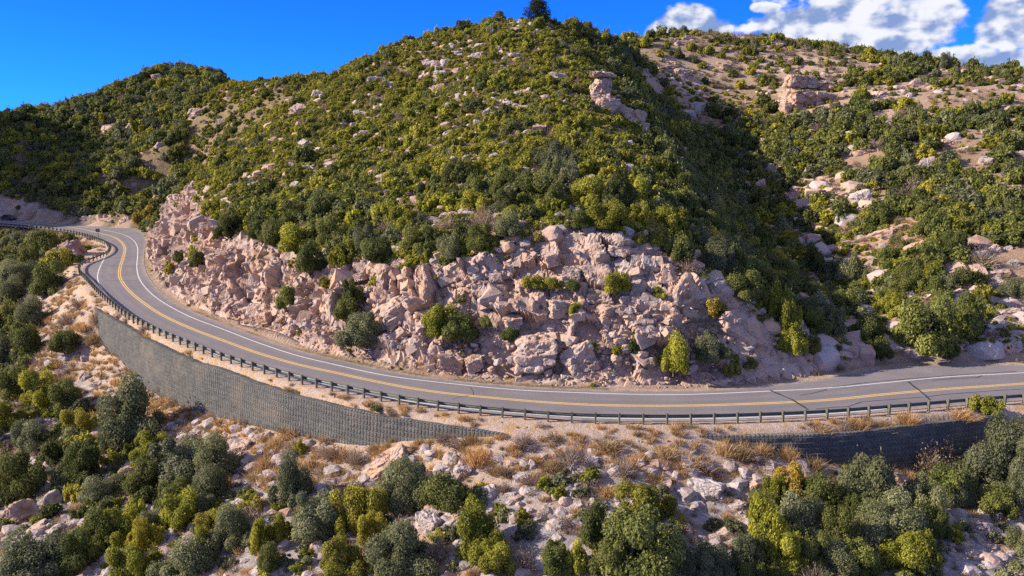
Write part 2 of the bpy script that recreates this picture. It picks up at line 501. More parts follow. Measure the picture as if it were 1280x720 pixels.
def mat_asphalt():
    t = NT('asphalt'); t.rough(.85)
    c = t.ramp(t.noise(.25, 6, .65), [(.3, (.17, .15, .148)), (.5, (.20, .178, .174)), (.7, (.23, .207, .20))])
    c = t.mix(t.maprange(t.noise(28, 3, .8), .4, .75, 0, .5), c, (.12, .11, .11))
    lane = t.attr('lane')
    c = t.mix(t.math('MULTIPLY', lane, t.maprange(t.noise(.5, 4, .6), .3, .6, .25, .75)), c, (.135, .122, .122))
    c = t.mix(t.math('MULTIPLY', t.attr('edge'), t.maprange(t.noise(1.1, 5, .7), .4, .6)), c, (.36, .28, .22))
    c = t.mix(t.maprange(t.noise(.07, 2, .5), .55, .6, 0, .25), c, (.15, .14, .145))
    t.color(c); t.bump(t.noise(30, 3, .8), .02, .6)
    return t.m

def mat_paint(name, col):
    t = NT(name); t.rough(.7)
    w = t.noise(3.5, 6, .75)
    t.color(t.mix(t.maprange(w, .52, .72, 0, .7), col, (.20, .18, .18)))
    return t.m

def mat_wall():
    """stone packed behind welded wire: courses and upright bars, from the wall's own length and height"""
    t = NT('wire_wall'); t.rough(.9)
    s, z = t.attr('run'), t.attr('rise')
    comb = t.n.new('ShaderNodeCombineXYZ'); t.lk(s, comb.inputs[0]); t.lk(z, comb.inputs[2]); v = comb.outputs[0]
    stone = t.ramp(t.noise(1.3, 5, .65, v), [(.3, (.085, .080, .070)), (.5, (.135, .127, .113)), (.7, (.21, .193, .167))])
    stone = t.mix(t.maprange(t.vor(3.6, 'F1', v), .25, .6, 0, .45), stone, (.12, .125, .12))
    stone = t.mix(t.maprange(t.noise(.22, 3, .6, v), .5, .7, 0, .6), stone, (.25, .205, .155))
    stain = t.noise(1., 4, .7, t.mapping((.9, 1, .08), vec=v))
    stone = t.mix(t.maprange(stain, .5, .7, 0, .35), stone, (.115, .12, .11))
    wob = t.noise(.8, 3, .6, v)
    fs = t.math('FRACT', t.math('ADD', t.math('MULTIPLY', s, 3.0), t.math('MULTIPLY', wob, .5)))
    fz = t.math('FRACT', t.math('ADD', t.math('MULTIPLY', z, 2.2), t.math('MULTIPLY', wob, .3)))
    bar = t.math('MULTIPLY', t.maprange(t.math('ABSOLUTE', t.math('SUBTRACT', fs, .5)), .10, .26), t.maprange(t.math('ABSOLUTE', t.math('SUBTRACT', fz, .5)), .49, .30, .0, 1.))
    br = t.maprange(t.noise(.7, 5, .75, v), .38, .62, .15, 1.)
    dk = t.math('MULTIPLY', t.math('SUBTRACT', 1., bar), br)
    c = t.mix(t.math('MULTIPLY', dk, .62), stone, (.07, .078, .076))
    t.color(c)
    t.bump(t.math('ADD', t.math('MULTIPLY', bar, .6), t.noise(4, 6, .75, v)), .2, 1.)
    return t.m

M = dict(red=mat_plain('red_rock', (.30, .185, .16), .9, 0, .3, .8), ground=mat_ground(), rock=mat_rock('rock_face'), boulder=mat_rock('boulder_rock', True), pale=mat_rock('pale_boulder_rock', True, .65), asphalt=mat_asphalt(),
         white=mat_paint('white_paint', (.58, .565, .54)), yellow=mat_paint('yellow_paint', (.66, .42, .10)), tar=mat_plain('tar', (.045, .042, .045), .7),
         wall=mat_wall(), rail=mat_plain('weathered_steel', (.13, .145, .115), .55, .35, .3, 2.), post=mat_plain('weathered_post', (.13, .125, .09), .7, .1, .3, 2.))

# ------------------------------------------------------------------ ground
cutmask = (gdi > .9) & (gzu - gzc > -1.0) & (gzu > 1.0) & (gzc < 24)
cm = cutmask.reshape(SH)
k = np.zeros(SH)
for a in (-1, 0, 1):
    for b in (-1, 0, 1):
        k += np.roll(np.roll(cm, a, 0), b, 1)
inner_cm = (k >= 8.5)
zmesh = GZ - 2.2 * inner_cm
P3 = np.c_[GP, GZ.ravel()]
gpx, gpy, gpd = project(P3)
def blob(px, py, rx, ry):
    return np.exp(-(((gpx - px) / rx) ** 2 + ((gpy - py) / ry) ** 2))
dry = sstep(1.2, .3, gdi) * sstep(-.5, 0, gdi)                                       # roadside gravel at the cut foot
dry = np.maximum(dry, sstep(-8, -3.5, gdb + fbm(P3, 6, 71) * 3) * (gdi < 0))         # berm and the slope just below it
dry = np.maximum(dry, .85 * (gdi < 0) * sstep(.0, .3, fbm(P3, 8, 72) + .05))
hill = gdi > 0
right_hill = sstep(900, 1010, gpx) * hill * sstep(70, 82, gpd)
dry = np.maximum(dry, right_hill * sstep(-.1, .2, fbm(P3, 14, 73)) * .7)
dry = np.maximum(dry, hill * np.minimum(1, blob(975, 75, 90, 35) + blob(1100, 120, 70, 30) + blob(850, 100, 50, 40)))
farhill = sstep(420, 320, gpx) * sstep(150, 175, gpd)
rock_less = 1 - .9 * farhill
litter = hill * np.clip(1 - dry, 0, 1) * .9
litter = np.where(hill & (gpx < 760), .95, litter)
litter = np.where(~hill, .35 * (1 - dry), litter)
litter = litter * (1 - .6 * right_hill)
rockm = sstep(.85, 1.3, SLOPE.ravel()) * hill * .8
rockm = np.maximum(rockm, hill * sstep(.22, .4, fbm(P3, 9, 74, 3)) * (.45 + .4 * right_hill))
rockm = np.maximum(rockm, (~hill) * sstep(.1, .3, fbm(P3, 7, 75, 3)) * sstep(-3, -6, gdb) * .8)
rockm = rockm * rock_less
rockm = np.where(cutmask, 1., rockm)
scree = (~hill) * sstep(-1.5, -6, gdb) * sstep(-.12, .12, fbm(P3, 6, 76, 3)) * .85
nx, ny = SH
I, J = np.meshgrid(np.arange(nx - 1), np.arange(ny - 1), indexing='ij')
q = np.stack([I * ny + J, (I + 1) * ny + J, (I + 1) * ny + J + 1, I * ny + J + 1], -1).reshape(-1, 4)
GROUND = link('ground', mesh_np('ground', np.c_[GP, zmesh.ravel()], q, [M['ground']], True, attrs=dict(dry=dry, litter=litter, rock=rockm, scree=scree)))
tag(GROUND, kind='structure', label='rocky scrub covered mountainside below and above the road')

# ------------------------------------------------------------------ the rock cut: a fine broken surface over the steep band
FS = .13
Cx = GX[np.where(cm.any(1))[0]]; Cy = GY[np.where(cm.any(0))[0]]
fx = np.arange(max(Cx.min() - 1, -165), min(Cx.max() + 1, 70), FS); fy = np.arange(Cy.min() - 1, min(Cy.max() + 1, 250), FS)
FXX, FYY = np.meshgrid(fx, fy, indexing='ij')
fp = np.c_[FXX.ravel(), FYY.ravel()]
cmf = bil(cm.astype(float), fp) > .45
ids = np.where(cmf)[0]
fpp = fp[ids]
z, di, db, dr, zu, zc = ground(fpp, True)
nxn, nyn = bil(gyx, fpp), bil(gyy, fpp)
N = np.c_[-nxn, -nyn, np.ones(len(fpp))]; N /= np.linalg.norm(N, axis=1)[:, None]
p3 = np.c_[fpp, z]
fade = sstep(.9, 2.4, di) * sstep(-1., .6, zu - zc)
warp = p3 + np.stack([vnoise(p3, 2.5, 90 + k) for k in range(3)], -1) * .16
# tilted bedding and blocky fracture
a = R(-38); rot = np.array([[math.cos(a), 0, math.sin(a)], [0, 1, 0], [-math.sin(a), 0, math.cos(a)]])
wq = warp @ rot.T * (.85, 1., 1.35)
f1, f2, t1, r1 = cells(wq, 3.6, 100)
g1, g2, t2, r2 = cells(wq, 1.5, 200)
e1, e2, t3, r3 = cells(wq, .62, 300)
_, arc_ = polydist(fpp, INNER)
chute = fbm(np.c_[arc_, z * .35, z * 0], 6.5, 64, 3)
disp = fbm(p3, 9, 60, 2) * .7 + chute * 1.7 + (r1 - .5) * .8 + t1 * .5 + (r2 - .5) * .5 + t2 * .42 + (r3 - .5) * .12 + t3 * .18
disp -= .3 * sstep(.12, .0, f2 - f1)
smoothpart = sstep(.15, .4, fbm(p3, 7, 61, 2))
disp = disp * (1 - .6 * smoothpart) + fbm(p3, .7, 62, 3) * .06
pxx, pyy, pdd = project(p3)
calm = np.clip(sstep(890, 930, pxx) * sstep(90, 70, pdd) + (pxx < 75), 0, 1)                    # smooth scraped slopes
disp = disp * (1 - .85 * calm) + calm * fbm(np.c_[arc_ * 2.2, z * .25, z * 0], 1.6, 66, 3) * .35
V = p3 + N * (disp * fade - .45 * (1 - fade) * sstep(1.2, 2.2, di))[:, None]
V[:, 2] = np.maximum(V[:, 2], -.2)
vid = -np.ones(len(fp), np.int64); vid[ids] = np.arange(len(ids))
vid = vid.reshape(FXX.shape)
q = np.stack([vid[:-1, :-1], vid[1:, :-1], vid[1:, 1:], vid[:-1, 1:]], -1).reshape(-1, 4)
q = q[(q >= 0).all(1)]
print('cut verts', len(V), 'ground', len(GP))
# sharp edged blocks still standing in the face: bedding slants on the near-bend side and lies flatter towards the gully
def hull(seed):
    gg = np.random.default_rng(seed)
    bm = bmesh.new()
    for sx in (-1, 1):
        for sy in (-1, 1):
            for sz_ in (-1, 1):
                p = np.array([sx, sy, sz_]) * gg.uniform(.62, 1.0, 3)
                for a in range(3):                       # each corner broken off a little differently
                    e = p.copy(); e[a] *= gg.uniform(.55, .9); bm.verts.new(e)
    bmesh.ops.convex_hull(bm, input=bm.verts)
    for v in [v for v in bm.verts if not v.link_faces]: bm.verts.remove(v)
    bmesh.ops.triangulate(bm, faces=bm.faces)
    bm.verts.index_update(); out = np.array([v.co[:] for v in bm.verts]), np.array([[v.index for v in f.verts] for f in bm.faces]); bm.free()
    return out
HULLS = [hull(60 + k) for k in range(16)]
def euler(rx, ry, rz):
    cx, sx, cy, sy, cz, sz_ = math.cos(rx), math.sin(rx), math.cos(ry), math.sin(ry), math.cos(rz), math.sin(rz)
    return np.array([[cz, -sz_, 0], [sz_, cz, 0], [0, 0, 1]]) @ np.array([[cy, 0, sy], [0, 1, 0], [-sy, 0, cy]]) @ np.array([[1, 0, 0], [0, cx, -sx], [0, sx, cx]])
gb = np.random.default_rng(77)
area = np.sqrt(1 + nxn ** 2 + nyn ** 2) * (fade > .25)
okb = (area > 0) & (z > .35)
pick = gb.choice(np.where(okb)[0], 9000, p=area[okb] / area[okb].sum())
rockier = fbm(p3[pick], 6, 81, 2)
bv, bf, nb_ = [], [], 0
for k, i_ in enumerate(pick):
    u = gb.random()
    if rockier[k] < .02 + .1 * gb.random():
        if u < .86: continue
    if calm[i_] > .3 and (u < .55 or u > .9): continue
    s = gb.uniform(.10, .26) if u < .62 else gb.uniform(.24, .45) if u < .90 else gb.uniform(.45, .8) if u < .982 else gb.uniform(.8, 1.3)
    asp = math.atan2(-N[i_, 0], N[i_, 1]) + math.pi        # the face looks out over the road
    px_ = pxx[i_]
    dip = R(np.interp(px_, [180, 420, 560, 680, 1000], [-44, -42, -34, -8, 8])) + gb.normal() * .26
    Rm = euler(gb.normal() * .28 - .25, dip, asp + gb.normal() * .35)
    Hv, Hf = HULLS[gb.integers(16)]
    W_ = (Hv * np.array([1.15, .8, .62]) * s * gb.uniform(.65, 1.35, 3)) @ Rm.T + V[i_] - N[i_] * s * gb.uniform(.44, .76)
    bv.append(W_); bf.append(Hf + nb_); nb_ += len(W_)
BV = np.vstack(bv); BF = np.vstack(bf) + len(V)
CUT = link('rock_slope', mesh_np('rock_slope', np.vstack([V, BV]), [q, BF], [M['rock']], False))
tag(CUT, kind='structure', label='broken pink and grey rock of the road cut')
# a height map of the finished cut for standing things on
CUTZ = np.full(FXX.shape, -99.); CUTZ.ravel()[ids] = V[:, 2]
def surf_z(P):
    P = np.asarray(P, float)
    z = zat(P)
    i = np.round((P[:, 0] - fx[0]) / FS).astype(int); j = np.round((P[:, 1] - fy[0]) / FS).astype(int)
    ok = (i >= 0) & (j >= 0) & (i < len(fx)) & (j < len(fy))
    ii, jj = np.clip(i, 0, len(fx) - 1), np.clip(j, 0, len(fy) - 1)
    c = np.where(ok, CUTZ[ii, jj], -99)
    return np.where(c > -50, np.maximum(c, z - 1.2), z)

# ------------------------------------------------------------------ road
def nearest_on(L, P):
    d = ((P[:, None] - L[None]) ** 2).sum(-1)
    return L[d.argmin(1)]
ctr = resample(YELLOW, .6)
nr = normals2(ctr)
innr = smooth(nearest_on(INNER, ctr), 9); 
railb = smooth(nearest_on(RAIL, ctr), 9)
outr = railb + (ctr - railb) / np.linalg.norm(ctr - railb, axis=1)[:, None] * .35
W = 13
cols = []
for k in range(W):
    u = k / (W - 1)
    cols.append(innr * (1 - u) + outr * u)
n = len(ctr)
V = np.concatenate([np.c_[c, np.full(n, .0)] for c in cols])
kk, jj = np.meshgrid(np.arange(W - 1), np.arange(n - 1), indexing='ij')
q = np.stack([kk * n + jj, (kk + 1) * n + jj, (kk + 1) * n + jj + 1, kk * n + jj + 1], -1).reshape(-1, 4)
dY = polydist(V, YELLOW)[0]
lane = np.exp(-((np.abs(dY) - .95) / .35) ** 2) + np.exp(-((np.abs(dY) - 2.5) / .35) ** 2)
edge = np.concatenate([np.full(n, {0: 1., W - 1: 1.}.get(k, 0)) for k in range(W)])
ROAD = link('road', mesh_np('road', V, q, [M['asphalt']], True, attrs=dict(lane=lane, edge=edge)))
tag(ROAD, kind='structure', label='two lane asphalt mountain road')

def stripe(L, off, w, z=.005):
    nn = normals2(L)
    return ribbon(L + nn * (off + w / 2), L + nn * (off - w / 2), z)
y1 = stripe(ctr, .15, .15); y2 = stripe(ctr, -.15, .15)
o = link('centre_line', mesh_np('centre_line', *merge([y1, y2]), [M['yellow']]), ROAD); tag(o, label='worn double yellow centre line')
wl = resample(WHITE_IN, .6)
o = link('edge_line', mesh_np('edge_line', *stripe(wl, 0, .16), [M['white']]), ROAD); tag(o, label='white line along the uphill edge')
wo = ctr - nr * 3.3
wo = smooth(wo, 15)
o = link('edge_line', mesh_np('edge_line', *stripe(wo, 0, .16), [M['white']]), ROAD); tag(o, label='white line along the guardrail side')
cr = []
def crack(pts, w=.09):
    P = at_z(*np.array(pts, float).T, 0)[:, :2]
    P = resample(P, .3)
    P = P + np.stack([vnoise(np.c_[P, P[:, :1] * 0], .9, 7), vnoise(np.c_[P, P[:, :1] * 0], .9, 8)], -1) * .06
    nn = normals2(P); ww = (w / 2 * (1 + .5 * vnoise(np.c_[P, P[:, :1] * 0], .7, 9)))[:, None]
    cr.append(ribbon(P + nn * ww, P - nn * ww, .008 + .002 * (len(cr) % 3)))
crack([(962, 487.5), (975, 493), (990, 499), (1002, 507), (1012, 513)], .2)
crack([(1135, 477), (1145, 485), (1155, 493), (1162, 500)], .22)
crack([(1040, 484), (1085, 478), (1135, 473.5), (1190, 469), (1270, 464.5)], .09)
crack([(1000, 494), (1015, 492), (1030, 488), (1033, 486)], .09)
crack([(1020, 511), (1060, 508), (1080, 502), (1120, 499), (1158, 496), (1190, 492), (1250, 488), (1285, 486)], .10)
crack([(1165, 475.5), (1195, 473), (1222, 472), (1230, 469)], .09)
crack([(565, 499), (575, 496), (590, 494)], .07)
crack([(588, 484), (592, 489), (591, 495)], .07)
crack([(126, 331), (140, 332), (155, 332.5), (172, 333)], .12)
crack([(130, 322), (150, 322), (171, 321)], .12)
crack([(131, 350), (150, 351), (172, 351)], .12)
o = link('crack_sealant', mesh_np('crack_sealant', *merge(cr), [M['tar']]), ROAD); tag(o, label='dark tar sealing in the cracks')

# ------------------------------------------------------------------ guardrail
rl = resample(RAIL, .635)
nr_ = normals2(rl)                      # points uphill, to the road
prof = np.array([(.0, .43), (.075, .46), (.075, .52), (.01, .575), (.075, .63), (.075, .69), (.0, .72), (-.012, .715), (.058, .68), (.058, .64), (-.005, .575), (.058, .51), (.058, .47), (-.012, .435)])
m = len(prof); n = len(rl)
V = np.empty((n, m, 3))
V[:, :, :2] = rl[:, None] + nr_[:, None] * prof[None, :, :1]
V[:, :, 2] = prof[None, :, 1]
ii, jj = np.meshgrid(np.arange(n - 1), np.arange(m), indexing='ij')
q = np.stack([ii * m + jj, ii * m + (jj + 1) % m, (ii + 1) * m + (jj + 1) % m, (ii + 1) * m + jj], -1).reshape(-1, 4)
RAILO = link('guardrail', None, loc=(float(rl[n // 2][0]), float(rl[n // 2][1]), 0))
tag(RAILO, 'long dull green steel guardrail on posts along the outer edge of the road', 'guardrail')
inv = -np.array(RAILO.location)
link('rail_beam', mesh_np('rail_beam', V.reshape(-1, 3) + inv, q, [M['rail']]), RAILO)
pv, pf = merge([box_np((0, -.20, .30), (.13, .18, 1.06)), box_np((0, -.055, .575), (.15, .09, .36)), box_np((0, -.20, .865), (.15, .2, .03))])
postme = mesh_np('post', pv, pf, [M['post']])
posts = [(rl[k], nr_[k]) for k in range(0, n, 3)]
posts = [(p, nn, project(np.r_[p, .5][None])) for p, nn in posts]
posts.sort(key=lambda t: (not (-20 < t[2][0][0] < 1300), t[2][2][0]))
far = []
for k, (p, nn, _) in enumerate(posts):
    rz = math.atan2(nn[1], nn[0]) - math.pi / 2
    if k < 100:
        link('post', postme, RAILO, loc=(p[0] + inv[0], p[1] + inv[1], 0), rot=(0, 0, rz))
    else:
        c, s = math.cos(rz), math.sin(rz)
        far.append((np.c_[pv[:, 0] * c - pv[:, 1] * s + p[0], pv[:, 0] * s + pv[:, 1] * c + p[1], pv[:, 2]] + inv, pf))
if far:
    o = link('far_posts', mesh_np('far_posts', *merge(far), [M['post']]), RAILO); o['kind'] = 'stuff'

# ------------------------------------------------------------------ retaining walls
def retaining(name, feet, label, x0, x1):
    """between brow and foot: courses of packed stone, each a little behind the one below"""
    B = resample(BROW, .4)
    px, py, pd = project(np.c_[B, np.full(len(B), -.4)])
    kk = (px > x0) & (px < x1) & (py > 383)
    B = B[kk]; px = px[kk]
    fxs = np.array([f[0] for f in feet]); fz = np.array([f[1][2] for f in feet])
    zb = np.interp(px, fxs, fz) - .5
    nb = normals2(B)
    S = np.r_[0, np.cumsum(np.linalg.norm(np.diff(B, axis=0), axis=1))]
    P3 = np.c_[B, np.zeros(len(B))]
    ztop = -.38 + .10 * vnoise(P3, 2.5, 41) + .05 * vnoise(P3, .8, 42)
    rows = []; run = []; rise = []
    H = .455
    ncourse = int(np.ceil((ztop - zb).max() / H)) + 1
    for c in range(ncourse):
        for e in (0, 1, 2):
            z = ztop - (c + (0, .42, .98)[e]) * H
            z = z if c == 0 and e == 0 else np.round(z * 0, 1) + (-.38 - (c + (0, .42, .98)[e]) * H)
            bulge = (.0, .055, .03)[e]
            jit = .05 * vnoise(np.c_[P3[:, :2], z * 2], .9, 43) + .03 * vnoise(np.c_[P3[:, :2], z * 3], .35, 44)
            off = .62 + (-.38 - z) * .10 + bulge + jit + .12 * vnoise(np.c_[P3[:, :2], z * .5], 5, 45)
            rows.append(np.c_[B - nb * off[:, None] * 1., np.maximum(z, zb)]); run.append(S); rise.append(z)
    top = np.c_[B + nb * .5, ztop - .25]
    rows.insert(0, np.c_[B - nb * .45, ztop + .0]); run.insert(0, S); rise.insert(0, ztop)
    rows.insert(0, top); run.insert(0, S); rise.insert(0, ztop + .4)
    V = np.concatenate(rows); n = len(B); r = len(rows)
    ii, jj = np.meshgrid(np.arange(r - 1), np.arange(n - 1), indexing='ij')
    q = np.stack([ii * n + jj, (ii + 1) * n + jj, (ii + 1) * n + jj + 1, ii * n + jj + 1], -1).reshape(-1, 4)
    o = link(name, mesh_np(name, V, q, [M['wall']], attrs=dict(run=np.concatenate(run), rise=np.concatenate(rise))))
    tag(o, label, 'retaining wall')
    return o
nA = len(WALL_FOOT)
retaining('retaining_wall', foot[:nA], 'long curved grey wire faced retaining wall under the left part of the road', 124, 640)
retaining('retaining_wall', foot[nA:], 'low dark shaded wire faced retaining wall under the right part of the road', 868, 1252)

# ------------------------------------------------------------------ foliage
def mat_leaf(name, dark, mid, light, warm):
    t = NT(name); t.rough(.65); t.b.inputs['Specular IOR Level'].default_value = .15
    c = t.ramp(t.attr('tint'), [(.1, dark), (.5, mid), (.9, light)])
    r = t.objrand()
    c = t.mix(t.maprange(r, .45, 1., 0, .55), c, warm)
    c = t.mix(1., c, t.ramp(t.math('FRACT', t.math('MULTIPLY', r, 7.13)), [(0, (.68, .7, .72)), (.5, (1, 1, 1)), (1, (1.28, 1.24, 1.1))]), 'MULTIPLY')
    t.color(c)
    tr = t.n.new('ShaderNodeBsdfTranslucent'); t.lk(c, tr.inputs[0])
    ms = t.n.new('ShaderNodeMixShader'); ms.inputs[0].default_value = .34
    t.lk(t.b.outputs[0], ms.inputs[1]); t.lk(tr.outputs[0], ms.inputs[2]); t.lk(ms.outputs[0], t.out.inputs[0])
    return t.m

LEAF = dict(
    oak=mat_leaf('oak_leaf', (.055, .072, .019), (.135, .152, .037), (.26, .26, .072), (.20, .19, .047)),
    manzanita=mat_leaf('manzanita_leaf', (.125, .14, .018), (.28, .275, .032), (.46, .42, .060), (.37, .29, .048)),
    silver=mat_leaf('silver_leaf', (.085, .095, .042), (.18, .19, .090), (.30, .30, .155), (.18, .18, .075)),
    bare=mat_leaf('bare_twig', (.16, .115, .085), (.26, .195, .15), (.38, .30, .24), (.30, .18, .115)),
    straw=mat_leaf('dry_straw', (.27, .165, .07), (.47, .305, .14), (.62, .45, .24), (.45, .235, .09)),
    yellow=mat_leaf('yellow_leaf', (.19, .14, .02), (.36, .27, .045), (.46, .36, .07), (.32, .20, .04)),
    pine=mat_leaf('pine_needle', (.022, .034, .018), (.045, .06, .03), (.08, .09, .045), (.06, .06, .03)))
M['bark'] = mat_plain('bark', (.13, .10, .08), .9, 0, .4, 6)

def norm(v): return v / (np.linalg.norm(v, axis=-1, keepdims=True) + 1e-9)

def leaf_quads(g, p, nrm, size, aspect=.6):
    n = len(p)
    t = norm(np.cross(nrm, g.normal(size=(n, 3)))); b = np.cross(nrm, t)
    l = size * g.uniform(.6, 1.25, (n, 1))
    V = np.stack([p - t * l, p - b * l * aspect, p + t * l, p + b * l * aspect], 1).reshape(-1, 3)
    return V, np.arange(4 * n).reshape(-1, 4)

def tube(path, radii, sides=5):
    path = np.asarray(path, float); n = len(path)
    T = norm(np.gradient(path, axis=0))
    ref = np.where(np.abs(T[:, 2:3]) > .9, np.array([[1., 0, 0]]), np.array([[0, 0, 1.]]))
    u = norm(np.cross(T, ref)); v = np.cross(T, u)
    a = np.linspace(0, 2 * np.pi, sides, endpoint=False)
    V = path[:, None] + (u[:, None] * np.cos(a)[None, :, None] + v[:, None] * np.sin(a)[None, :, None]) * np.asarray(radii)[:, None, None]
    i, j = np.meshgrid(np.arange(n - 1), np.arange(sides), indexing='ij')
    q = np.stack([i * sides + j, i * sides + (j + 1) % sides, (i + 1) * sides + (j + 1) % sides, (i + 1) * sides + j], -1).reshape(-1, 4)
    return V.reshape(-1, 3), q

def crown_np(kind, seed, lod):
    """leaf quads and stems of one plant: half width 1, height 1"""
    g = np.random.default_rng(seed)
    hi = lod != 'far'; close = lod == 'close'
    if kind in ('oak', 'silver', 'yellow', 'manzanita'):
        nc = {'oak': 20, 'silver': 26, 'yellow': 18, 'manzanita': 24}[kind] + int(g.integers(-3, 5))
        per = 1250 if close else 620 if hi else 110
        ls = {'oak': .042, 'silver': .036, 'yellow': .05, 'manzanita': .046}[kind] * (.70 if close else 1 if hi else 2.2)
        if kind == 'silver': per = int(per * 1.15)
        nl = int(g.integers(3, 6)); ang = g.uniform(0, 6.28) + np.arange(nl) * 6.283 / nl + g.uniform(-.5, .5, nl)
        lob = np.c_[np.cos(ang) * g.uniform(.16, .46, nl), np.sin(ang) * g.uniform(.16, .46, nl), g.uniform(.62, 1., nl)]
        lw = np.c_[g.uniform(.42, .66, nl), g.uniform(.42, .66, nl)]
        which = g.integers(0, nl, nc)
        d = norm(g.normal(size=(nc, 3)) + (0, 0, .25))
        c = np.c_[lob[which, :2] + d[:, :2] * lw[which] * g.uniform(.3, 1, (nc, 1)), lob[which, 2] * (.46 + .40 * d[:, 2] - .22 * (d[:, :2] ** 2).sum(1))]
        c[:, 2] = np.maximum(c[:, 2], .14)
        rc = g.uniform(.13, .33, nc)
        if kind == 'manzanita': rc *= .85
        ps, ns, tn = [], [], []
        for k in range(nc):
            dd = norm(g.normal(size=(per, 3)))
            out = norm(c[k] - (0, 0, .25))
            keep = (dd @ out > -.45) | (dd[:, 2] > .3)
            dd = dd[keep]
            sh = (.72 + .42 * g.random((len(dd), 1)) ** 1.5) if kind != 'manzanita' else (.6 + .65 * g.random((len(dd), 1)) ** 1.3)
            p = c[k] + dd * rc[k] * sh * (1, 1, .8 if kind == 'oak' else .95)
            ps.append(p); ns.append(norm(dd * .75 + (0, 0, .3) + g.normal(size=dd.shape) * .45))
            tn.append(g.uniform(0, 1) * .5 + g.random(len(dd)) * .5)
        # loose sprigs that break the outline
        m = 420 if hi else 60
        k = g.integers(0, nc, m); dd = norm(g.normal(size=(m, 3)) + (0, 0, .5))
        ps.append(c[k] + dd * (rc[k] * g.uniform(1.0, 1.55, m))[:, None]); ns.append(norm(g.normal(size=(m, 3)))); tn.append(g.random(m))
        p = np.vstack(ps); p[:, 2] = np.maximum(p[:, 2], .02 + .06 * g.random(len(p)))
        V, q = leaf_quads(g, p, np.vstack(ns), ls); tint = np.repeat(np.concatenate(tn), 4)
        stems = []
        for k in g.permutation(nc)[:8]:
            b = np.array([*g.uniform(-.12, .12, 2), -.12]); e = c[k]; mid = (b + e) / 2 + g.normal(size=3) * .06
            stems.append(tube(np.stack([b, mid, e]), [.045, .03, .012]))
        sv, sq = merge(stems)
    elif kind == 'bare':
        m = 420 if hi else 150
        d = norm(g.normal(size=(m, 3)) * (1, 1, .8) + (0, 0, .45)); d[:, 2] = np.abs(d[:, 2])
        a = d * g.uniform(.08, .55, (m, 1)) * (1, 1, .9); e = a + norm(d + g.normal(size=(m, 3)) * .45) * g.uniform(.25, .5, (m, 1)) * (1, 1, .8)
        w = norm(np.cross(d, g.normal(size=(m, 3)))) * (.013 if hi else .022)
        V = np.stack([a - w, a + w, e + w * .35, e - w * .35], 1).reshape(-1, 3); q = np.arange(4 * m).reshape(-1, 4)
        m2 = 500 if hi else 120
        V2, q2 = leaf_quads(g, d[g.integers(0, m, m2)] * g.uniform(.55, 1.0, (m2, 1)) * (1, 1, .95), norm(g.normal(size=(m2, 3)) + (0, 0, .4)), .035 if hi else .06, .4)
        V, q = merge([(V, q), (V2, q2)]); tint = np.repeat(g.random(len(q)), 4)
        sv, sq = merge([tube(np.stack([(0, 0, -.1), d[k] * .3, d[k] * .62]), [.035, .025, .01]) for k in range(7)])
    elif kind == 'straw':
        m = 360 if hi else 130
        b = np.c_[g.normal(size=(m, 2)) * .32, np.full(m, -.08)]
        d = norm(np.c_[b[:, :2] * 1.3 + g.normal(size=(m, 2)) * .32, g.uniform(.45, 1.1, m)])
        L = g.uniform(.5, 1.15, (m, 1)); e = b + d * L; e[:, 2] -= .12 * g.random(m); mid = (b + e) / 2 + (0, 0, .1)
        w = np.c_[norm(g.normal(size=(m, 2))), np.zeros(m)] * (.018 if hi else .034)
        V = np.stack([b - w, b + w, mid + w * .8, mid - w * .8, e], 1).reshape(-1, 3)
        k = np.arange(m)[:, None] * 5
        q = np.vstack([k + [0, 1, 2, 3], k + [3, 2, 4, 4]])
        q = np.vstack([k + [0, 1, 2, 3]]); tri = k + [3, 2, 4]
        tint = np.repeat(g.random(m), 5)
        return V, [q, tri], tint, None, None
    elif kind == 'pine':
        ps, ns, tn = [], [], []
        for k in range(46):
            z = .16 + .82 * (k / 46) ** .9; rad = (.18 + .78 * math.sin(math.pi * min(1, z ** .75 * .93))) * g.uniform(.6, 1.1); a = k * 2.4 + g.uniform(-.4, .4)
            m = 110 if hi else 40
            u = g.random((m, 1)) ** .7
            p = np.array([[math.cos(a), math.sin(a), 0]]) * u * rad + g.normal(size=(m, 3)) * (.10, .10, .035) + (0, 0, z - .04) + u * (0, 0, .05)
            ps.append(p); ns.append(norm(g.normal(size=(m, 3)) * .6 + (0, 0, .8))); tn.append(np.full(m, g.random() * .5) + g.random(m) * .5)
        V, q = leaf_quads(g, np.vstack(ps), np.vstack(ns), .06, .35); tint = np.repeat(np.concatenate(tn), 4)
        sv, sq = tube(np.array([(0, 0, -.05), (.02, 0, .5), (0, 0, .98)]), [.06, .04, .008])
    if kind != 'pine':
        k_ = np.percentile(np.hypot(V[:, 0], V[:, 1]), 96); h_ = np.percentile(V[:, 2], 99)
        V = V / (k_, k_, h_); sv = sv / (k_, k_, h_)
    return V, [q], tint, sv, sq

